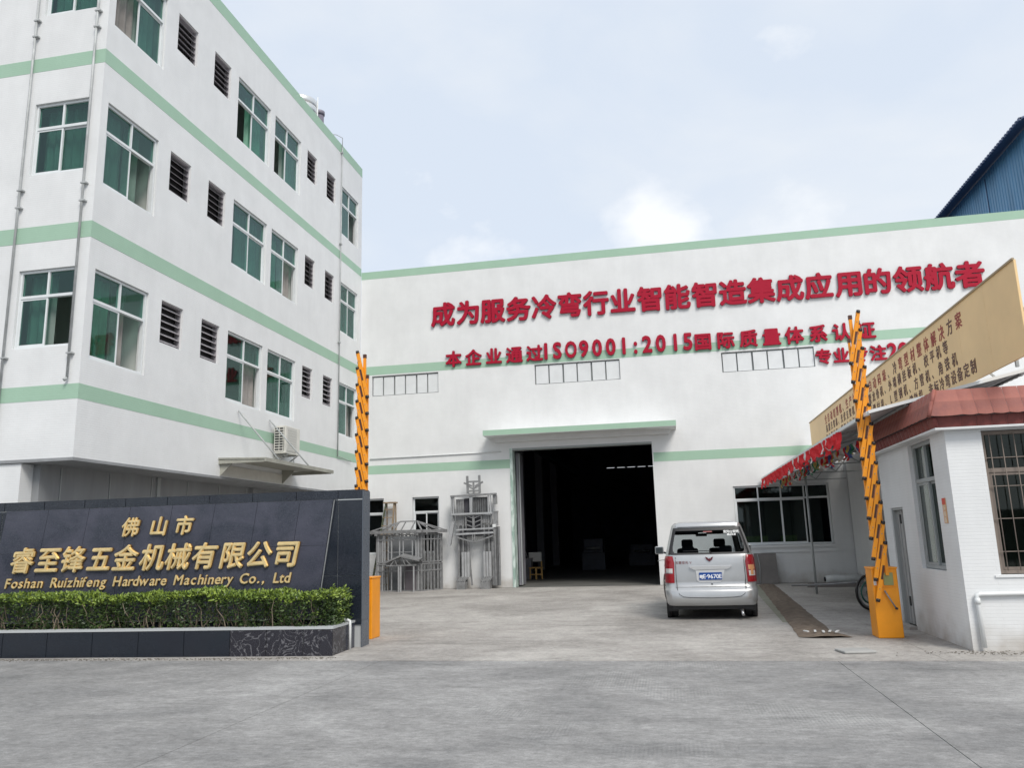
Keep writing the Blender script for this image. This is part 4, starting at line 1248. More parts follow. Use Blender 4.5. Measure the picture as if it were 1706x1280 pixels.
# ------------------------------------------------------------------ minivan
def build_van(loc, rz):
    PAINT = mat('silver_paint', (.50, .51, .515), .28, metal=.6, coat=.6, var=.10, vscale=3)
    VGL = glass('van_rear_glass', (.44, .47, .48), .0, graze=.25)
    VGS = glass('van_side_glass', (.20, .22, .23), .03, graze=.12)
    VGF = glass('van_windscreen', (.96, .98, .98), .0, graze=.25)
    TRIM = mat('van_black_trim', (.02, .02, .022), .5)
    CAB = mat('cabin_lining', (.05, .05, .055), .8)
    SEAT = mat('seat_cloth', (.06, .06, .07), .9)
    LR = mat('red_lens', (.27, .006, .012), .2, coat=.4); LA = mat('amber_lens', (.60, .28, .12), .15, coat=.8); LW = mat('clear_lens', (.55, .52, .50), .15, coat=.8)
    RUB = mat('tyre_rubber', (.025, .025, .027), .85); RIM = mat('steel_rim', (.5, .5, .52), .35, metal=.8)
    r = root('minivan', loc, rz, 'silver minivan with blue rear number plate parked before the workshop doorway', 'minivan')
    Z = [.28, .34, .44, .55, .60, .64, .74, .9, 1.06, 1.18, 1.27, 1.33, 1.45, 1.6, 1.72, 1.80, 1.86, 1.90, 1.925]
    def interp(tb, z):
        for (a, va), (b_, vb) in zip(tb, tb[1:]):
            if z <= b_: return va + (vb - va) * max(0, (z - a) / (b_ - a))
        return tb[-1][1]
    Wt = [(.28, .84), (.34, .875), (.55, .90), (.60, .895), (.64, .885), (.9, .885), (1.18, .87), (1.33, .835), (1.6, .765), (1.80, .71), (1.86, .685), (1.90, .64), (1.925, .52)]
    Rt = [(.28, .02), (.34, -.04), (.55, -.03), (.60, .0), (.64, .06), (.9, .07), (1.18, .09), (1.27, .12), (1.6, .26), (1.80, .345), (1.86, .36), (1.90, .42), (1.925, .6)]
    Ft = [(.28, 4.2), (.34, 4.32), (.6, 4.34), (.9, 4.25), (1.06, 4.05), (1.18, 3.72), (1.27, 3.6), (1.6, 3.18), (1.80, 2.9), (1.86, 2.75), (1.90, 2.55), (1.925, 2.3)]
    US = [-1, -.992, -.97, -.93, -.86, -.7, -.5, -.25, 0, .25, .5, .7, .86, .93, .97, .992, 1]
    def rear(u, z):
        w_ = interp(Wt, z)
        c = max(0, (abs(u) - .84) / .16)
        return Vector((u * w_, interp(Rt, z) + .05 * u * u + .16 * c ** 2.6, z))
    def front(u, z):
        w_ = interp(Wt, z)
        c = max(0, (abs(u) - .8) / .2)
        return Vector((u * w_, interp(Ft, z) - .12 * u * u - .22 * c ** 2.4, z))
    T = [.1, .22, .25, .45, .48, .66, .69, .82]
    def ring(z):
        pts = [rear(u, z) for u in US]                      # left to right
        a, b_ = rear(1, z), front(1, z)
        pts += [a.lerp(b_, t) for t in T]
        pts += [front(u, z) for u in reversed(US)]
        a, b_ = rear(-1, z), front(-1, z)
        pts += [b_.lerp(a, 1 - t) for t in reversed(T)]
        return pts
    R = [ring(z) for z in Z]
    nR = len(R[0]); nu = len(US); nT = len(T)
    def kind(i, j):
        z = (Z[j] + Z[j + 1]) / 2
        if i < nu - 1:
            u = (US[i] + US[i + 1]) / 2
            if 1.27 < z < 1.80 and abs(u) < .93: return 'rg'
            return 'b'
        i2 = i - (nu - 1)
        if i2 <= nT:
            t0 = ([0] + T + [1])[i2]; t1 = ([0] + T + [1])[i2 + 1]
            if 1.33 < z < 1.80 and (t0, t1) in ((.1, .22), (.25, .45), (.48, .66), (.69, .82)): return 'sg'
            return 'b'
        i3 = i2 - nT - 1
        if i3 < nu - 1:
            u = (US[i3] + US[i3 + 1]) / 2
            if 1.18 < z < 1.80 and abs(u) < .93: return 'fg'
            return 'b'
        i4 = i3 - (nu - 1)
        tt = [0] + T + [1]; tt = tt[::-1]
        t0, t1 = tt[i4 + 1], tt[i4]
        if 1.33 < z < 1.80 and (t0, t1) in ((.1, .22), (.25, .45), (.48, .66), (.69, .82)): return 'sg'
        return 'b'
    parts = {'b': MB(), 'rg': MB(), 'sg': MB(), 'fg': MB(), 'lin': MB()}
    ctr = Vector((0, 2.1, 1.0))
    idx = {}
    body = parts['b']
    for j, ringp in enumerate(R):
        for i, p in enumerate(ringp):
            idx[i, j] = len(body.v); body.v.append(tuple(p))
    for j in range(len(Z) - 1):
        for i in range(nR):
            i1 = (i + 1) % nR
            k = kind(i, j)
            if k == 'b':
                body.f.append((idx[i, j], idx[i1, j], idx[i1, j + 1], idx[i, j + 1])); body.m.append(0); body.sm.append(True)
            else:
                q = [R[j][i], R[j][i1], R[j + 1][i1], R[j + 1][i]]
                q = [p + (ctr - p).normalized() * .012 for p in q]
                parts[k].face(q, sm=True)
            q = [R[j][i], R[j][i1], R[j + 1][i1], R[j + 1][i]]
            if k == 'b' and Z[j] >= .55:
                q = [Vector((p.x * .965, 2.1 + (p.y - 2.1) * .985, p.z if p.z < 1.8 else p.z - .03)) for p in q]
                parts['lin'].face(q)
    # roof
    cN = len(body.v); body.v.append((0, 1.5, 1.945))
    jt = len(Z) - 1
    for i in range(nR):
        body.f.append((idx[i, jt], idx[(i + 1) % nR, jt], cN)); body.m.append(0); body.sm.append(True)
    parts['lin'].box((-.6, .6, 1.86), (.6, 2.7, 1.87))
    parts['lin'].box((-.84, .15, .30), (.84, 4.0, .5))
    parts['lin'].box((-.8, 3.3, .5), (.8, 3.7, 1.15))
    bo = body.build('body', PAINT, r)
    # under body
    boxp('under_body', (-.78, .15, .20), (.78, 4.1, .30), TRIM, r)
    # loose glass
    parts['rg'].build('rear_window', VGL, r)
    parts['sg'].build('side_windows', VGS, r)
    parts['fg'].build('windscreen', VGF, r)
    parts['lin'].build('cabin_lining', CAB, r)
    def patch(u0, u1, za, zb, off, mt_, name, par, nu_=6, nz=4, su=None):
        b_ = MB()
        P = []
        for j in range(nz + 1):
            z = za + (zb - za) * j / nz
            row = []
            for i in range(nu_ + 1):
                uu0, uu1 = (u0, u1) if su is None else su(z)
                u = uu0 + (uu1 - uu0) * i / nu_
                p = rear(u, z); e = .004
                du = rear(min(1, u + e), z) - rear(u - e, z); dz = rear(u, z + e) - rear(u, z - e)
                nrm = du.cross(dz).normalized()
                if nrm.y > 0: nrm = -nrm
                row.append(p + nrm * off)
            P.append(row)
        for j in range(nz):
            for i in range(nu_):
                b_.face([P[j][i], P[j][i + 1], P[j + 1][i + 1], P[j + 1][i]], sm=True)
        return b_.build(name, mt_, par)
    # black surround round the rear glass
    def ss(s):
        return lambda z: (s * (.94 - .0 * z), s * (.86 - .10 * max(0, (1.40 - z) / .13) ** 2 if z < 1.40 else .86))
    for s in (-1, 1):
        patch(0, 0, 1.275, 1.80, .004, TRIM, 'window_surround', r, 5, 8, su=ss(s))
    patch(-.88, .88, 1.74, 1.80, .005, TRIM, 'window_surround', r, 14, 2)
    patch(-.88, .88, 1.265, 1.30, .005, TRIM, 'window_surround', r, 14, 2)
    # high brake light, sticker
    hb = patch(-.10, .14, 1.70, 1.722, .009, mat('brake_light', (.25, .06, .06), .3), 'high_brake_light', r, 4, 1)
    # tail lights
    for s in (-1, 1):
        def su_(z, s=s):
            t = (z - .72) / .52
            return (s * (.80 + .10 * max(0, t - .75) * 2 - .015 * t), s * (1.0 if t < .97 else .995))
        tl = patch(0, 0, .72, 1.24, .012, LR, 'tail_light', r, 8, 12, su=su_)
        if s < 0:
            patch(s * .83, s * .97, .92, 1.0, .016, LW, 'lens', tl, 4, 2)
            patch(s * .83, s * .98, .905, .918, .017, PAINT, 'lens_bar', tl, 4, 1)
        else:
            patch(s * .84, s * .97, .96, 1.05, .016, LA, 'lens', tl, 4, 2)
            patch(s * .84, s * .97, .84, .94, .016, LW, 'lens', tl, 4, 2)
            patch(s * .88, s * .93, .86, 1.03, .018, LA, 'lens', tl, 3, 2)
    # tailgate seam
    pts = []
    prof_ = [(.72, 1.22), (.725, 1.0), (.73, .8), (.72, .6), (.68, .50), (.60, .455), (.45, .44), (.2, .435), (0, .43)]
    full = [(-u, z) for u, z in prof_] + [(u, z) for u, z in reversed(prof_[:-1])]
    pts = [rear(u / interp(Wt, z) * .92, z) + Vector((0, -.003, 0)) for u, z in full]
    MB().tube(pts, .006, 5, cap=False).build('tailgate_seam', TRIM, r)
    # crease moulding, plate garnish
    patch(-.78, .78, .628, .645, .006, PAINT, 'crease', r, 16, 1)
    g1 = MB()
    g1.prism([(-.40, 1.045), (.42, 1.045), (.42, 1.02), (.34, .975), (-.30, .965), (-.40, 1.01)], -.0, .12)
    g1.build('plate_garnish', mat('bright_garnish', (.72, .73, .74), .2, metal=.6), r, (0, .045, 0), bevel=.004)
    rc = MB(); rc.prism([(-.26, .955), (.30, .965), (.24, .76), (.20, .725), (-.20, .725), (-.25, .77)], 0, .02)
    rc.build('plate_recess', mat('recess_silver', (.62, .63, .64), .35, metal=.3), r, (-.02, .052, 0))
    pt_ = boxp('number_plate', (-.22, .034, .775), (.22, .044, .915), mat('plate_blue', (.008, .06, .27), .5, spec=.2), r)
    PW = mat('plate_white', (.85, .87, .9), .4)
    for ch, x in zip('粤E·9670E', [-.18, -.118, -.077, -.038, .022, .082, .135, .19]):
        me = glyph(ch, .115 if ch not in '粤' else .085, .003, off=.002, mats=PW, key='pl')
        link('character', me, pt_, (x, .0325, .80 if ch != '·' else .802))
    boxp('tailgate_lock', (-.0, .055, .68), (.035, .075, .70), TRIM, r)
    # badge: winged shield
    bd = MB()
    bd.prism([(x * .8, (z - 1.17) * .8 + .95) for x, z in [(-.10, 1.235), (-.045, 1.215), (-.02, 1.18), (0, 1.205), (.02, 1.18), (.045, 1.215), (.10, 1.235), (.065, 1.165), (.0, 1.115), (-.065, 1.165)]], 0, .014)
    bd.build('badge', mat('badge_red', (.10, .01, .02), .4), r, (0.0, .062, .22), bevel=0)
    for ch, x in zip('五菱宏光V', [-.64, -.575, -.51, -.445, -.37]):
        me = glyph(ch, .062, .004, off=.001, mats=mat('badge_lettering', (.28, .12, .12), .3, metal=.5), key='vb')
        link('character', me, r, (x, rear(x / .875, 1.12).y - .004, 1.09), (0, 0, math.radians(-6)))
    FS = mat('sticker_white', (.8, .82, .82), .5)
    def stick(txt, xs_, z, sz):
        for ch, x in zip(txt, xs_):
            me = glyph(ch, sz, .001, off=sz * .03, mats=FS, key='st')
            yb = rear(x / interp(Wt, z + .03), z + .03).y
            link('character', me, r, (x, yb - .012, z), (math.radians(-24), 0, 0))
    stick('宏光Q宏光', [.36, .42, .48, .545, .605], 1.685, .068)
    stick('佛山车友', [.415, .46, .505, .55], 1.632, .05)
    # wiper, spoiler lip
    MB().tube([(.05, .10, 1.29), (.02, .12, 1.335), (-.5, .13, 1.34)], .008, 6).build('wiper', TRIM, r)
    patch(-.86, .86, 1.815, 1.86, .03, PAINT, 'roof_lip', r, 14, 2)
    # mirrors
    for s in (-1, 1):
        m_ = MB(); m_.box((-.10, -.05, -.09), (.10, .05, .09)); mi = m_.build('mirror', PAINT, r, (s * 1.01, 3.05, 1.32), bevel=.03)
        MB().box((-.08, -.053, -.07), (.08, -.0505, .07)).build('mirror_glass', mat('mirror_glass', (.7, .72, .74), .05, metal=1), mi)
        MB().bar((s * .82, 3.1, 1.24), (s * .96, 3.06, 1.28), .04).build('mirror_arm', TRIM, r)
    # seats
    for (y, xs_) in ((2.45, (-.36, .36)),):
        for x in xs_:
            s_ = boxp('seat', (x - .24, y, .75), (x + .24, y + .14, 1.36), SEAT, r, bevel=.06)
            boxp('headrest', (x - .13, y + .02, 1.37), (x + .13, y + .11, 1.56), SEAT, s_, bevel=.045)
    boxp('seat', (-.66, 1.1, .7), (.66, 1.24, 1.26), SEAT, r, bevel=.05)
    for x in (-.38, .40):
        boxp('headrest', (x - .13, 1.1, 1.27), (x + .13, 1.2, 1.42), SEAT, r, bevel=.04)
    MB().tube([(0.0 + .38 * math.cos(a) * .5 - .36, 3.2 + .08 * math.sin(a), 1.2 + .19 * math.sin(a)) for a in [2 * PI * k / 20 for k in range(20)]], .014, 6, closed=True).build('steering_wheel', TRIM, r)
    boxp('rear_view_mirror', (-.14, 2.95, 1.62), (.12, 2.98, 1.69), TRIM, r, bevel=.012)
    for x in (-.36, .36):
        boxp('sun_visor', (x - .27, 2.62, 1.665), (x + .27, 2.64, 1.84), CAB, r, bevel=.008)
    boxp('grab_header', (-.62, .5, 1.70), (.62, .53, 1.86), CAB, r, bevel=.008)
    # wheels
    tm = MB()
    n = 32
    prof2 = [(.19, -.09), (.29, -.095), (.315, -.07), (.32, 0), (.315, .07), (.29, .095), (.19, .09)]
    for a in range(n):
        t0, t1 = 2 * PI * a / n, 2 * PI * (a + 1) / n
        for (r0, x0_), (r1, x1_) in zip(prof2, prof2[1:]):
            tm.face([(x0_, r0 * math.cos(t0), r0 * math.sin(t0)), (x0_, r0 * math.cos(t1), r0 * math.sin(t1)), (x1_, r1 * math.cos(t1), r1 * math.sin(t1)), (x1_, r1 * math.cos(t0), r1 * math.sin(t0))], sm=True)
    tme = tm.mesh('tyre', RUB)
    rm = MB().tube([(-.07, 0, 0), (-.02, 0, 0), (.05, 0, 0), (.085, 0, 0)], [.19, .10, .12, .195], 24)
    rme = rm.mesh('rim', RIM)
    for (x, y, s) in ((-.76, .82, -1), (.76, .82, 1), (-.76, 3.45, -1), (.76, 3.45, 1)):
        wh = link('wheel', tme, r, (x, y, .32), (0, 0, 0 if s > 0 else PI))
        link('rim', rme, wh)
        ar = MB().tube([(s * .80, y, .34), (s * .893, y, .34)], .37, 28)
        ar.build('wheel_arch', TRIM, r)
    # exhaust, mudflap
    MB().tube([(.55, .25, .2), (.56, .12, .17), (.57, .02, .10)], .028, 10).build('exhaust_pipe', RIM, r)
    for s in (-1, 1):
        boxp('mudflap', (s * .66, .46, .14), (s * .86, .47, .42), TRIM, r)
    boxp('rear_axle', (-.6, .77, .25), (.6, .87, .33), TRIM, r)
    for s in (-1, 1):
        for y in (1.4, 2.3):
            boxp('door_handle', (s * .885, y, 1.0), (s * .905, y + .14, 1.03), PAINT, r)
    return r
build_van((.745, 16.5, 0), math.radians(.0))

# ------------------------------------------------------------------ steel frame house model
fm = root('steel_frame_house_model', (-10.27, 27.25, 0), 0, 'miniature house frame of grey steel profiles beside the ladder', 'frame model')
def prof(p, q, w_=.04, par=None, h=None):
    j_ = .0011 * (len(fm.children) % 29)
    p = (p[0], p[1] - j_, p[2]); q = (q[0], q[1] - j_, q[2])
    return MB().bar(p, q, w_ * 1.3, (h or w_) * 1.2).build('steel_profile', STEELB if p[1] < .0 and abs(p[2] - q[2]) > .5 and w_ < .04 else STEEL, par or fm)
FWD = 1.66
R0, R1_ = (FWD, 0), (FWD + .5, .85)            # splayed right face
for x in (0, .05, .22, .55, .85, FWD - .12, FWD):
    for (za, zb) in ((0, .93), (1.0, 1.98)):
        if za == 0 and x == .85: x_ = 1.0
        prof((x, 0, za), (x, 0, zb), .045 if x in (0, FWD) else .03)
for x in (.30, .40, 1.02, 1.12, 1.42): prof((x, .02, 0), (x, .02, .93), .028)
for x in (.30, .42, .98, 1.32, 1.45): prof((x, .02, 1.0), (x, .02, 1.98), .028)
for x in (.1, .16, FWD - .06, FWD - .18): prof((x, .06, 0), (x, .06, 1.98), .05)
for z in (.02, .70, .93, 1.0, 1.78, 1.95): prof((0, -.01, z), (FWD, -.01, z), .035)
for z in (1.35,): prof((.4, 0, z), (1.3, 0, z), .025)
for t in (.12, .3, .45, .62, .78, .92, 1):
    x = R0[0] + (R1_[0] - R0[0]) * t; y = R1_[1] * t
    prof((x, y, 0), (x, y, .93), .035); prof((x, y, 1.0), (x, y, 1.98), .035)
for z in (.02, .70, .93, 1.0, 1.78, 1.95): prof((R0[0], R0[1], z), (R1_[0], R1_[1], z), .035)
for k in range(10):
    x = FWD * k / 10
    prof((x, 0, .93 if k % 2 else 1.0), (x + FWD / 10, 0, 1.0 if k % 2 else .93), .018)
for k in range(8):
    t0, t1 = k / 8, (k + 1) / 8
    prof((FWD + .5 * t0, .85 * t0, .88 if k % 2 else 1.0), (FWD + .5 * t1, .85 * t1, 1.0 if k % 2 else .88), .02)
# back
for k in range(14):
    x = .0 + k * .16
    MB().bar((x, .85, 0), (x, .85, 1.98), .06).build('steel_profile', STEELD, fm)
# eaves and hip roof
E = [(-.25, -.15), (FWD + .07, -.2), (FWD + .68, .85), (-.25, .9)]
for i in range(4):
    a, c = E[i], E[(i + 1) % 4]
    prof((a[0], a[1], 2.06), (c[0], c[1], 2.06), .05, h=.09)
rdg = [(.75, .4), (1.35, .45)]
for i, e_ in enumerate(E):
    rr = rdg[0] if i in (0, 3) else rdg[1]
    prof((e_[0], e_[1], 2.08), (rr[0], rr[1], 2.43), .035)
prof((rdg[0][0], rdg[0][1], 2.43), (rdg[1][0], rdg[1][1], 2.43), .035)
for t in (.25, .45, .6, .78):
    x = E[0][0] + (E[1][0] - E[0][0]) * t
    prof((x, -.17, 2.08), (min(max(x, .7), 1.3), .38, 2.4), .028)
for t in (.4, .75):
    prof((E[1][0] + .61 * t, -.2 + 1.05 * t, 2.08), (1.35, .45, 2.42), .028)
for x in (.02, .82, 1.55): MB().box((x - .05, -.2, 1.93), (x + .05, -.12, 2.02)).build('bracket', STEEL, fm)
for k in range(14): prof((-.2 + k * .14, -.1, 1.96 + .07 * (k % 2)), (-.2 + (k + 1) * .14, -.1, 1.96 + .07 * ((k + 1) % 2)), .02)
# porch gable
G = [(.40, .98), (1.02, 1.22), (1.72, 1.06)]
for y in (-.45, -.1):
    prof((G[0][0], y, G[0][1]), (G[1][0], y, G[1][1]), .05); prof((G[1][0], y, G[1][1]), (G[2][0], y, G[2][1]), .05)
rp = MB()
rp.face([(G[0][0], -.47, G[0][1] + .03), (G[1][0], -.47, G[1][1] + .03), (G[1][0], -.05, G[1][1] + .08), (G[0][0], -.05, G[0][1] + .08)])
rp.face([(G[1][0], -.47, G[1][1] + .03), (G[2][0], -.47, G[2][1] + .03), (G[2][0], -.05, G[2][1] + .08), (G[1][0], -.05, G[1][1] + .08)])
rp.build('porch_roof', STEEL, fm)
prof((.5, -.42, .90), (1.6, -.42, .90), .035)
for (a, c) in (((.65, .9), (.82, 1.1)), ((.82, 1.1), (.9, .9)), ((1.2, .9), (1.1, 1.15)), ((1.2, 1.12), (1.4, .9))):
    prof((a[0], -.42, a[1]), (c[0], -.42, c[1]), .025)
for x in (.95, 1.03, 1.5): prof((x, -.4, 0), (x, -.4, .9), .035)
boxp('door_board', (1.06, -.02, .02), (1.46, .0, .9), mat('model_door', (.10, .09, .10), .6), fm)
boxp('inner_board', (.3, .4, .02), (1.4, .42, 1.9), mat('model_inner', (.16, .17, .18), .6), fm)

# ------------------------------------------------------------------ steel figure leaning at the wall
rbt = root('steel_figure', (-6.84, 28.05, 0), 0, 'tall figure assembled from grey steel profiles standing against the wall', 'sculpture')
def P(cx, cy): return ((cx - 365.6) * .00371, (1227.7 - cy) * .00348)
def rbar(a, b_, w_=10, y=-.05, d=.06, mt_=None):
    (x0_, z0_), (x1_, z1_) = P(*a), P(*b_)
    y -= .0013 * (len(rbt.children) % 23)
    return MB().bar((x0_, y, z0_), (x1_, y, z1_), w_ * .0037, d, upv=(0, 1, 0)).build('steel_profile', mt_ or STEEL, rbt)
def rbox(a, b_, y0_=-.1, y1_=.1, mt_=None, name='steel_profile'):
    (x0_, z0_), (x1_, z1_) = P(*a), P(*b_)
    return boxp(name, (x0_, y0_, z0_), (x1_, y1_, z1_), mt_ or STEEL, rbt)
# head
for a, b_, w_ in (((294, 78), (298, 262), 16), ((416, 75), (418, 262), 16), ((300, 140), (415, 140), 12), ((356, 140), (356, 262), 12), ((260, 150), (340, 185), 12), ((452, 145), (372, 190), 12),
                  ((300, 185), (350, 215), 10), ((415, 180), (362, 210), 10), ((300, 235), (415, 235), 10), ((300, 262), (330, 272), 10), ((418, 262), (390, 272), 10), ((330, 272), (390, 272), 12)):
    rbar(a, b_, w_ * 1.35)
# shoulders and chest frame
rbar((125, 285), (585, 275), 16, d=.16); rbar((135, 472), (545, 470), 18, y=-.12, d=.1, mt_=STEELB)
for x in (132, 152, 322, 336, 503, 525): rbar((x, 290), (x, 465), 12, mt_=STEELB)
rbox((545, 285), (580, 380), -.05, .15)
for k in range(4): rbox((172 + k * 21, 318), (190 + k * 21, 590), -.02 + .0 * k, .08)
for k in range(7): rbox((345 + k * 22, 300), (362 + k * 22, 460), .0, .1, STEELD)
for k in range(5): rbox((425 + k * 21, 490), (443 + k * 21, 570), -.04, .08)
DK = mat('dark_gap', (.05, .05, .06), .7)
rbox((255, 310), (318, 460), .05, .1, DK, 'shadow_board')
rbar((148, 290), (150, 545), 18, y=.0)
rbar((530, 470), (532, 570), 14)
# chest ribs
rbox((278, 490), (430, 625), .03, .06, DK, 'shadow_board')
rbar((352, 480), (352, 625), 22); rbar((275, 480), (278, 625), 10); rbar((432, 480), (430, 625), 10)
for y in (490, 535, 580): rbar((282, y), (342, y + 25), 9); rbar((424, y), (364, y + 25), 9)
# waist belts
for y, w_ in ((632, 14), (676, 18)): rbar((178, y), (550, y - 8), w_, y=-.13, mt_=STEELB)
rbar((180, 705), (340, 755), 13, y=-.13); rbar((548, 700), (390, 752), 13, y=-.13); rbar((340, 755), (390, 752), 12, y=-.13)
for x in (346, 366): rbar((x, 680), (x, 750), 9, y=-.13)
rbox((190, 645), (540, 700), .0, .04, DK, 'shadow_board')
# thighs and shins
for x0__ in (188, 445):
    for k in range(4): rbox((x0__ + k * 22, 590), (x0__ + k * 22 + 17, 1190), -.02 + .03 * (k % 2), .1, STEELD if k % 2 else STEEL)
for x0__ in (232, 446):
    for k in range(3):
        rbox((x0__ + k * 27, 858), (x0__ + k * 27 + 22, 1110), -.14, -.04, STEELB)
for x0__ in (190, 430):
    for k in range(4):
        (xa, za), (xb, zb) = P(x0__ + 40 + k * 18, 1105), P(x0__ + k * 22, 1155)
        MB().bar((xa, -.1, za), (xb, -.26, zb), .07, .05).build('steel_profile', STEEL, rbt)
    (xa, za), (xb, zb) = P(x0__, 1155), P(x0__ + 85, 1205)
    boxp('foot', (xa, -.34, 0.0), (xb, -.02, za), STEEL, rbt)
rbar((288, 760), (320, 1195), 14, y=.05); rbar((535, 760), (545, 1200), 30, y=.05)
for k in range(3): rbox((555 + k * 17, 610), (568 + k * 17, 1200), -.06 + .03 * k, .1, (STEEL, STEELD, STEEL)[k])
rbox((548, 455), (588, 600), -.06, .08); rbox((546, 450), (592, 462), -.08, .1)
rbox((542, 585), (572, 615), -.12, -.06, PIPE, 'clamp')
# left arm
rbar((150, 550), (108, 790), 32, y=-.1, d=.12, mt_=STEELB)

# ------------------------------------------------------------------ ladder
ld = root('step_ladder', (-10.75, 28.0, 0), 0, 'tall weathered step ladder leaning at the wall behind the frame model', 'ladder')
MB().bar((.12, -.4, 0), (.5, .1, 3.14), .05, .07).build('rail', OLIVE, ld)
MB().bar((.75, -.35, 0), (.82, .1, 3.14), .05, .07).build('rail', WOOD, ld)
boxp('top_plate', (.42, .0, 3.12), (.9, .25, 3.17), WOOD, ld)
for k in range(10):
    t = (k + .7) / 10.5
    a = Vector((.12, -.4, 0)).lerp(Vector((.5, .1, 3.14)), t); c = Vector((.75, -.35, 0)).lerp(Vector((.82, .1, 3.14)), t)
    MB().bar(a, c, .09, .03).build('tread', WOOD, ld)
for x in (.5, .84): MB().bar((x, .32, 0.0), (x, .2, 3.12), .035, .05).build('rear_rail', WOOD, ld)

# ------------------------------------------------------------------ small yard things
ch = root('chair', (-5.72, 34.2, 0), math.radians(12), 'worn yellow and white chair standing just inside the workshop doorway', 'chair')
YW = mat('yellow_chair_frame', (.55, .33, .09), .6, var=.2, vscale=8)
for x in (-.26, .26):
    for y in (-.22, .24):
        MB().bar((x, y, 0), (x * .95, y, .45), .05).build('leg', YW, ch)
boxp('seat', (-.3, -.26, .45), (.3, .26, .5), YW, ch, bevel=.012)
for x in (-.27, .27): MB().bar((x, .24, .5), (x, .3, .75), .05).build('arm_post', YW, ch)
boxp('backrest', (-.28, .26, .72), (.28, .31, 1.12), mat('chair_back', (.50, .50, .47), .5), ch, bevel=.03)
for y in (-.22,): MB().bar((-.26, y, .2), (.26, y, .2), .04).build('stretcher', YW, ch)
MB().bar((0, -.24, 0), (0, -.24, .45), .07).build('leg', YW, ch)
bx = root('scrap_box', (-6.5, 34.0, 0), 0, 'grey metal box standing left of the yellow chair inside the doorway', 'box')
boxp('box_body', (0, 0, 0), (.62, .5, .85), mat('scrap_grey', (.2, .2, .22), .6, var=.3), bx, bevel=.01)
boxp('lid', (-.02, -.02, .85), (.64, .52, .88), mat('scrap_grey2', (.24, .22, .22), .6), bx)
for k in range(3): MB().tube([(.1 + k * .17, .3, .88), (.0 + k * .15, .35, 1.9 - k * .35)], .018, 8).build('rod', STEEL, bx)

gb = root('leaning_board', (2.72, 28.1, 0), 0, 'grey brown board leaning on the wall right of the van', 'board')
MB().bar((.36, -.22, 0.01), (.36, .02, .99), .72, .03, upv=(0, 1, 0)).build('board_panel', mat('board_grey', (.19, .175, .165), .7, var=.2, vscale=3), gb)
MB().tube([(.12, -.24, .05), (.16, -.15, .6), (.12, -.06, .95)], .012, 6).build('edge_wire', GPIPE, gb)

ro = root('rolled_tarp', (4.85, 27.75, .13), 0, 'white rolled plastic sheet lying along the foot of the wall', 'roll')
b = MB(); b.tube([(.02, 0, 0), (.3, 0, .01), (.7, .02, 0), (1.15, 0, .012)], [.12, .135, .125, .13], 14); b.build('roll', mat('white_plastic', (.68, .70, .70), .5, var=.15), ro)
b = MB(); b.tube([(-.02, 0, 0), (.03, 0, 0)], [.08, .06], 14); b.build('roll_end', DARK, ro)
for k, (xa, ya, L_, rz_) in enumerate(((3.9, 26.6, 2.1, .05), (4.0, 25.9, 2.4, -.06), (4.2, 27.1, 1.8, .12))):
    tag(MB().bar((0, 0, .03), (L_, 0, .03), .06, .05).build('steel_bar', mat('rusty_bar', (.20, .18, .17), .7), None, (xa, ya, 0), (0, 0, rz_)),
        'dark steel bar lying on the ground %s' % ('nearest the awning post', 'between awning post and white roll, front one', 'closest to the white rolled sheet')[k], 'bar', 'steel bars lying under the awning')

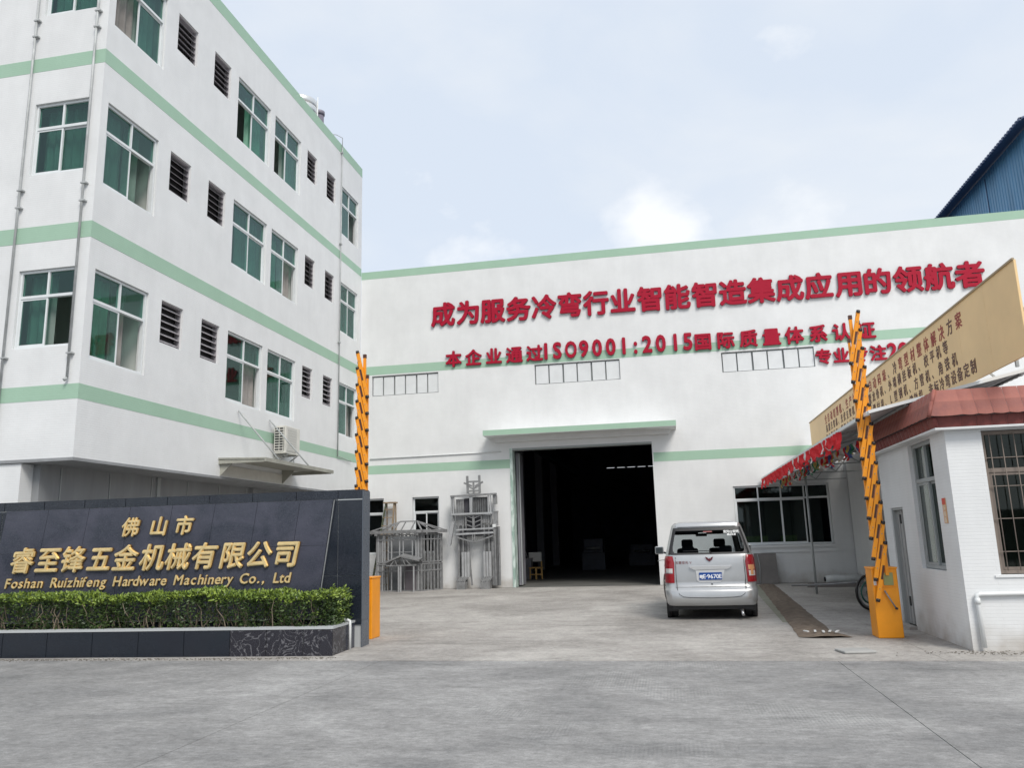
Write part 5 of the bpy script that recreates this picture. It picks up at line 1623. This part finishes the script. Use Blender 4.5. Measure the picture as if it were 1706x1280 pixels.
# hand cart behind the right barrier
hc = root('hand_cart', (4.05, 18.2, 0), 0, 'two wheeled hand cart with green rims partly hidden behind the orange barrier', 'cart')
GRN = mat('green_rim', (.03, .12, .09), .5)
for x in (0.0, .95):
    c = Vector((x, 0, .37))
    an = math.radians(58)
    ax = Vector((math.cos(an), 0, 0)) 
    ringp = lambda rr: [(x + rr * math.cos(t) * .88, rr * math.cos(t) * .48, .37 + rr * math.sin(t)) for t in [2 * PI * k / 40 for k in range(40)]]
    wl = MB().tube(ringp(.345), .026, 8, closed=True).build('wheel', BLACKP, hc)
    MB().tube(ringp(.30), .014, 6, closed=True).build('rim', STEEL, wl)
    MB().tube(ringp(.22), .018, 6, closed=True).build('brake_ring', GRN, wl)
    sp_ = MB()
    for k in range(14):
        t = 2 * PI * k / 14
        sp_.tube([(x, 0, .37), (x + .3 * math.cos(t) * .88, .3 * math.cos(t) * .48, .37 + .3 * math.sin(t))], .004, 4, cap=False)
    sp_.build('spokes', STEEL, wl)
    MB().tube([(x - .03, .05, .37), (x + .03, -.05, .37)], .05, 12).build('hub', GRN, wl)
boxp('cart_bed', (.1, -.5, .55), (.85, .9, .6), WOOD, hc)
MB().tube([(0.0, 0, .37), (.95, 0, .37)], .02).build('axle', STEEL, hc)
for y in (-.3, .3): MB().bar((.1, y, .4), (.1, y, .55), .04).build('strut', STEEL, hc); MB().bar((.85, y, .4), (.85, y, .55), .04).build('strut', STEEL, hc)
MB().tube([(.3, .9, .55), (-.6, 1.6, .45), (-1.3, 1.9, .42)], .02).build('shaft', STEEL, hc)

# bicycle hidden beyond the van
bk = root('bicycle', (-.04, 21.2, 0), math.radians(8), 'dark bicycle parked left of the van near the doorway', 'bicycle')
for y in (0, 1.05):
    wl = MB().tube([(0, y + .32 * math.cos(t), .33 + .32 * math.sin(t)) for t in [2 * PI * k / 32 for k in range(32)]], .018, 6, closed=True).build('wheel', BLACKP, bk)
    sp_ = MB()
    for k in range(12):
        t = 2 * PI * k / 12
        sp_.tube([(0, y, .33), (0, y + .31 * math.cos(t), .33 + .31 * math.sin(t))], .003, 4, cap=False)
    sp_.build('spokes', STEEL, wl)
b = MB()
for a, c in (((0, 0, .33), (0, .4, .85)), ((0, .4, .85), (0, .9, .85)), ((0, .45, .35), (0, .35, .9)), ((0, .45, .35), (0, .9, .8)), ((0, 0, .33), (0, .45, .35)), ((0, 1.05, .33), (0, .88, .98))):
    b.tube([a, c], .016, 8)
b.build('frame', OLIVE, bk)
boxp('saddle', (-.07, .25, .9), (.07, .5, .96), BLACKP, bk, bevel=.02)
MB().tube([(-.2, .8, 1.0), (-.08, .9, 1.02), (.08, .9, 1.02), (.2, .8, 1.0)], .012).build('handlebar', STEEL, bk)
boxp('rear_rack', (-.08, -.25, .68), (.08, .25, .7), STEEL, bk)
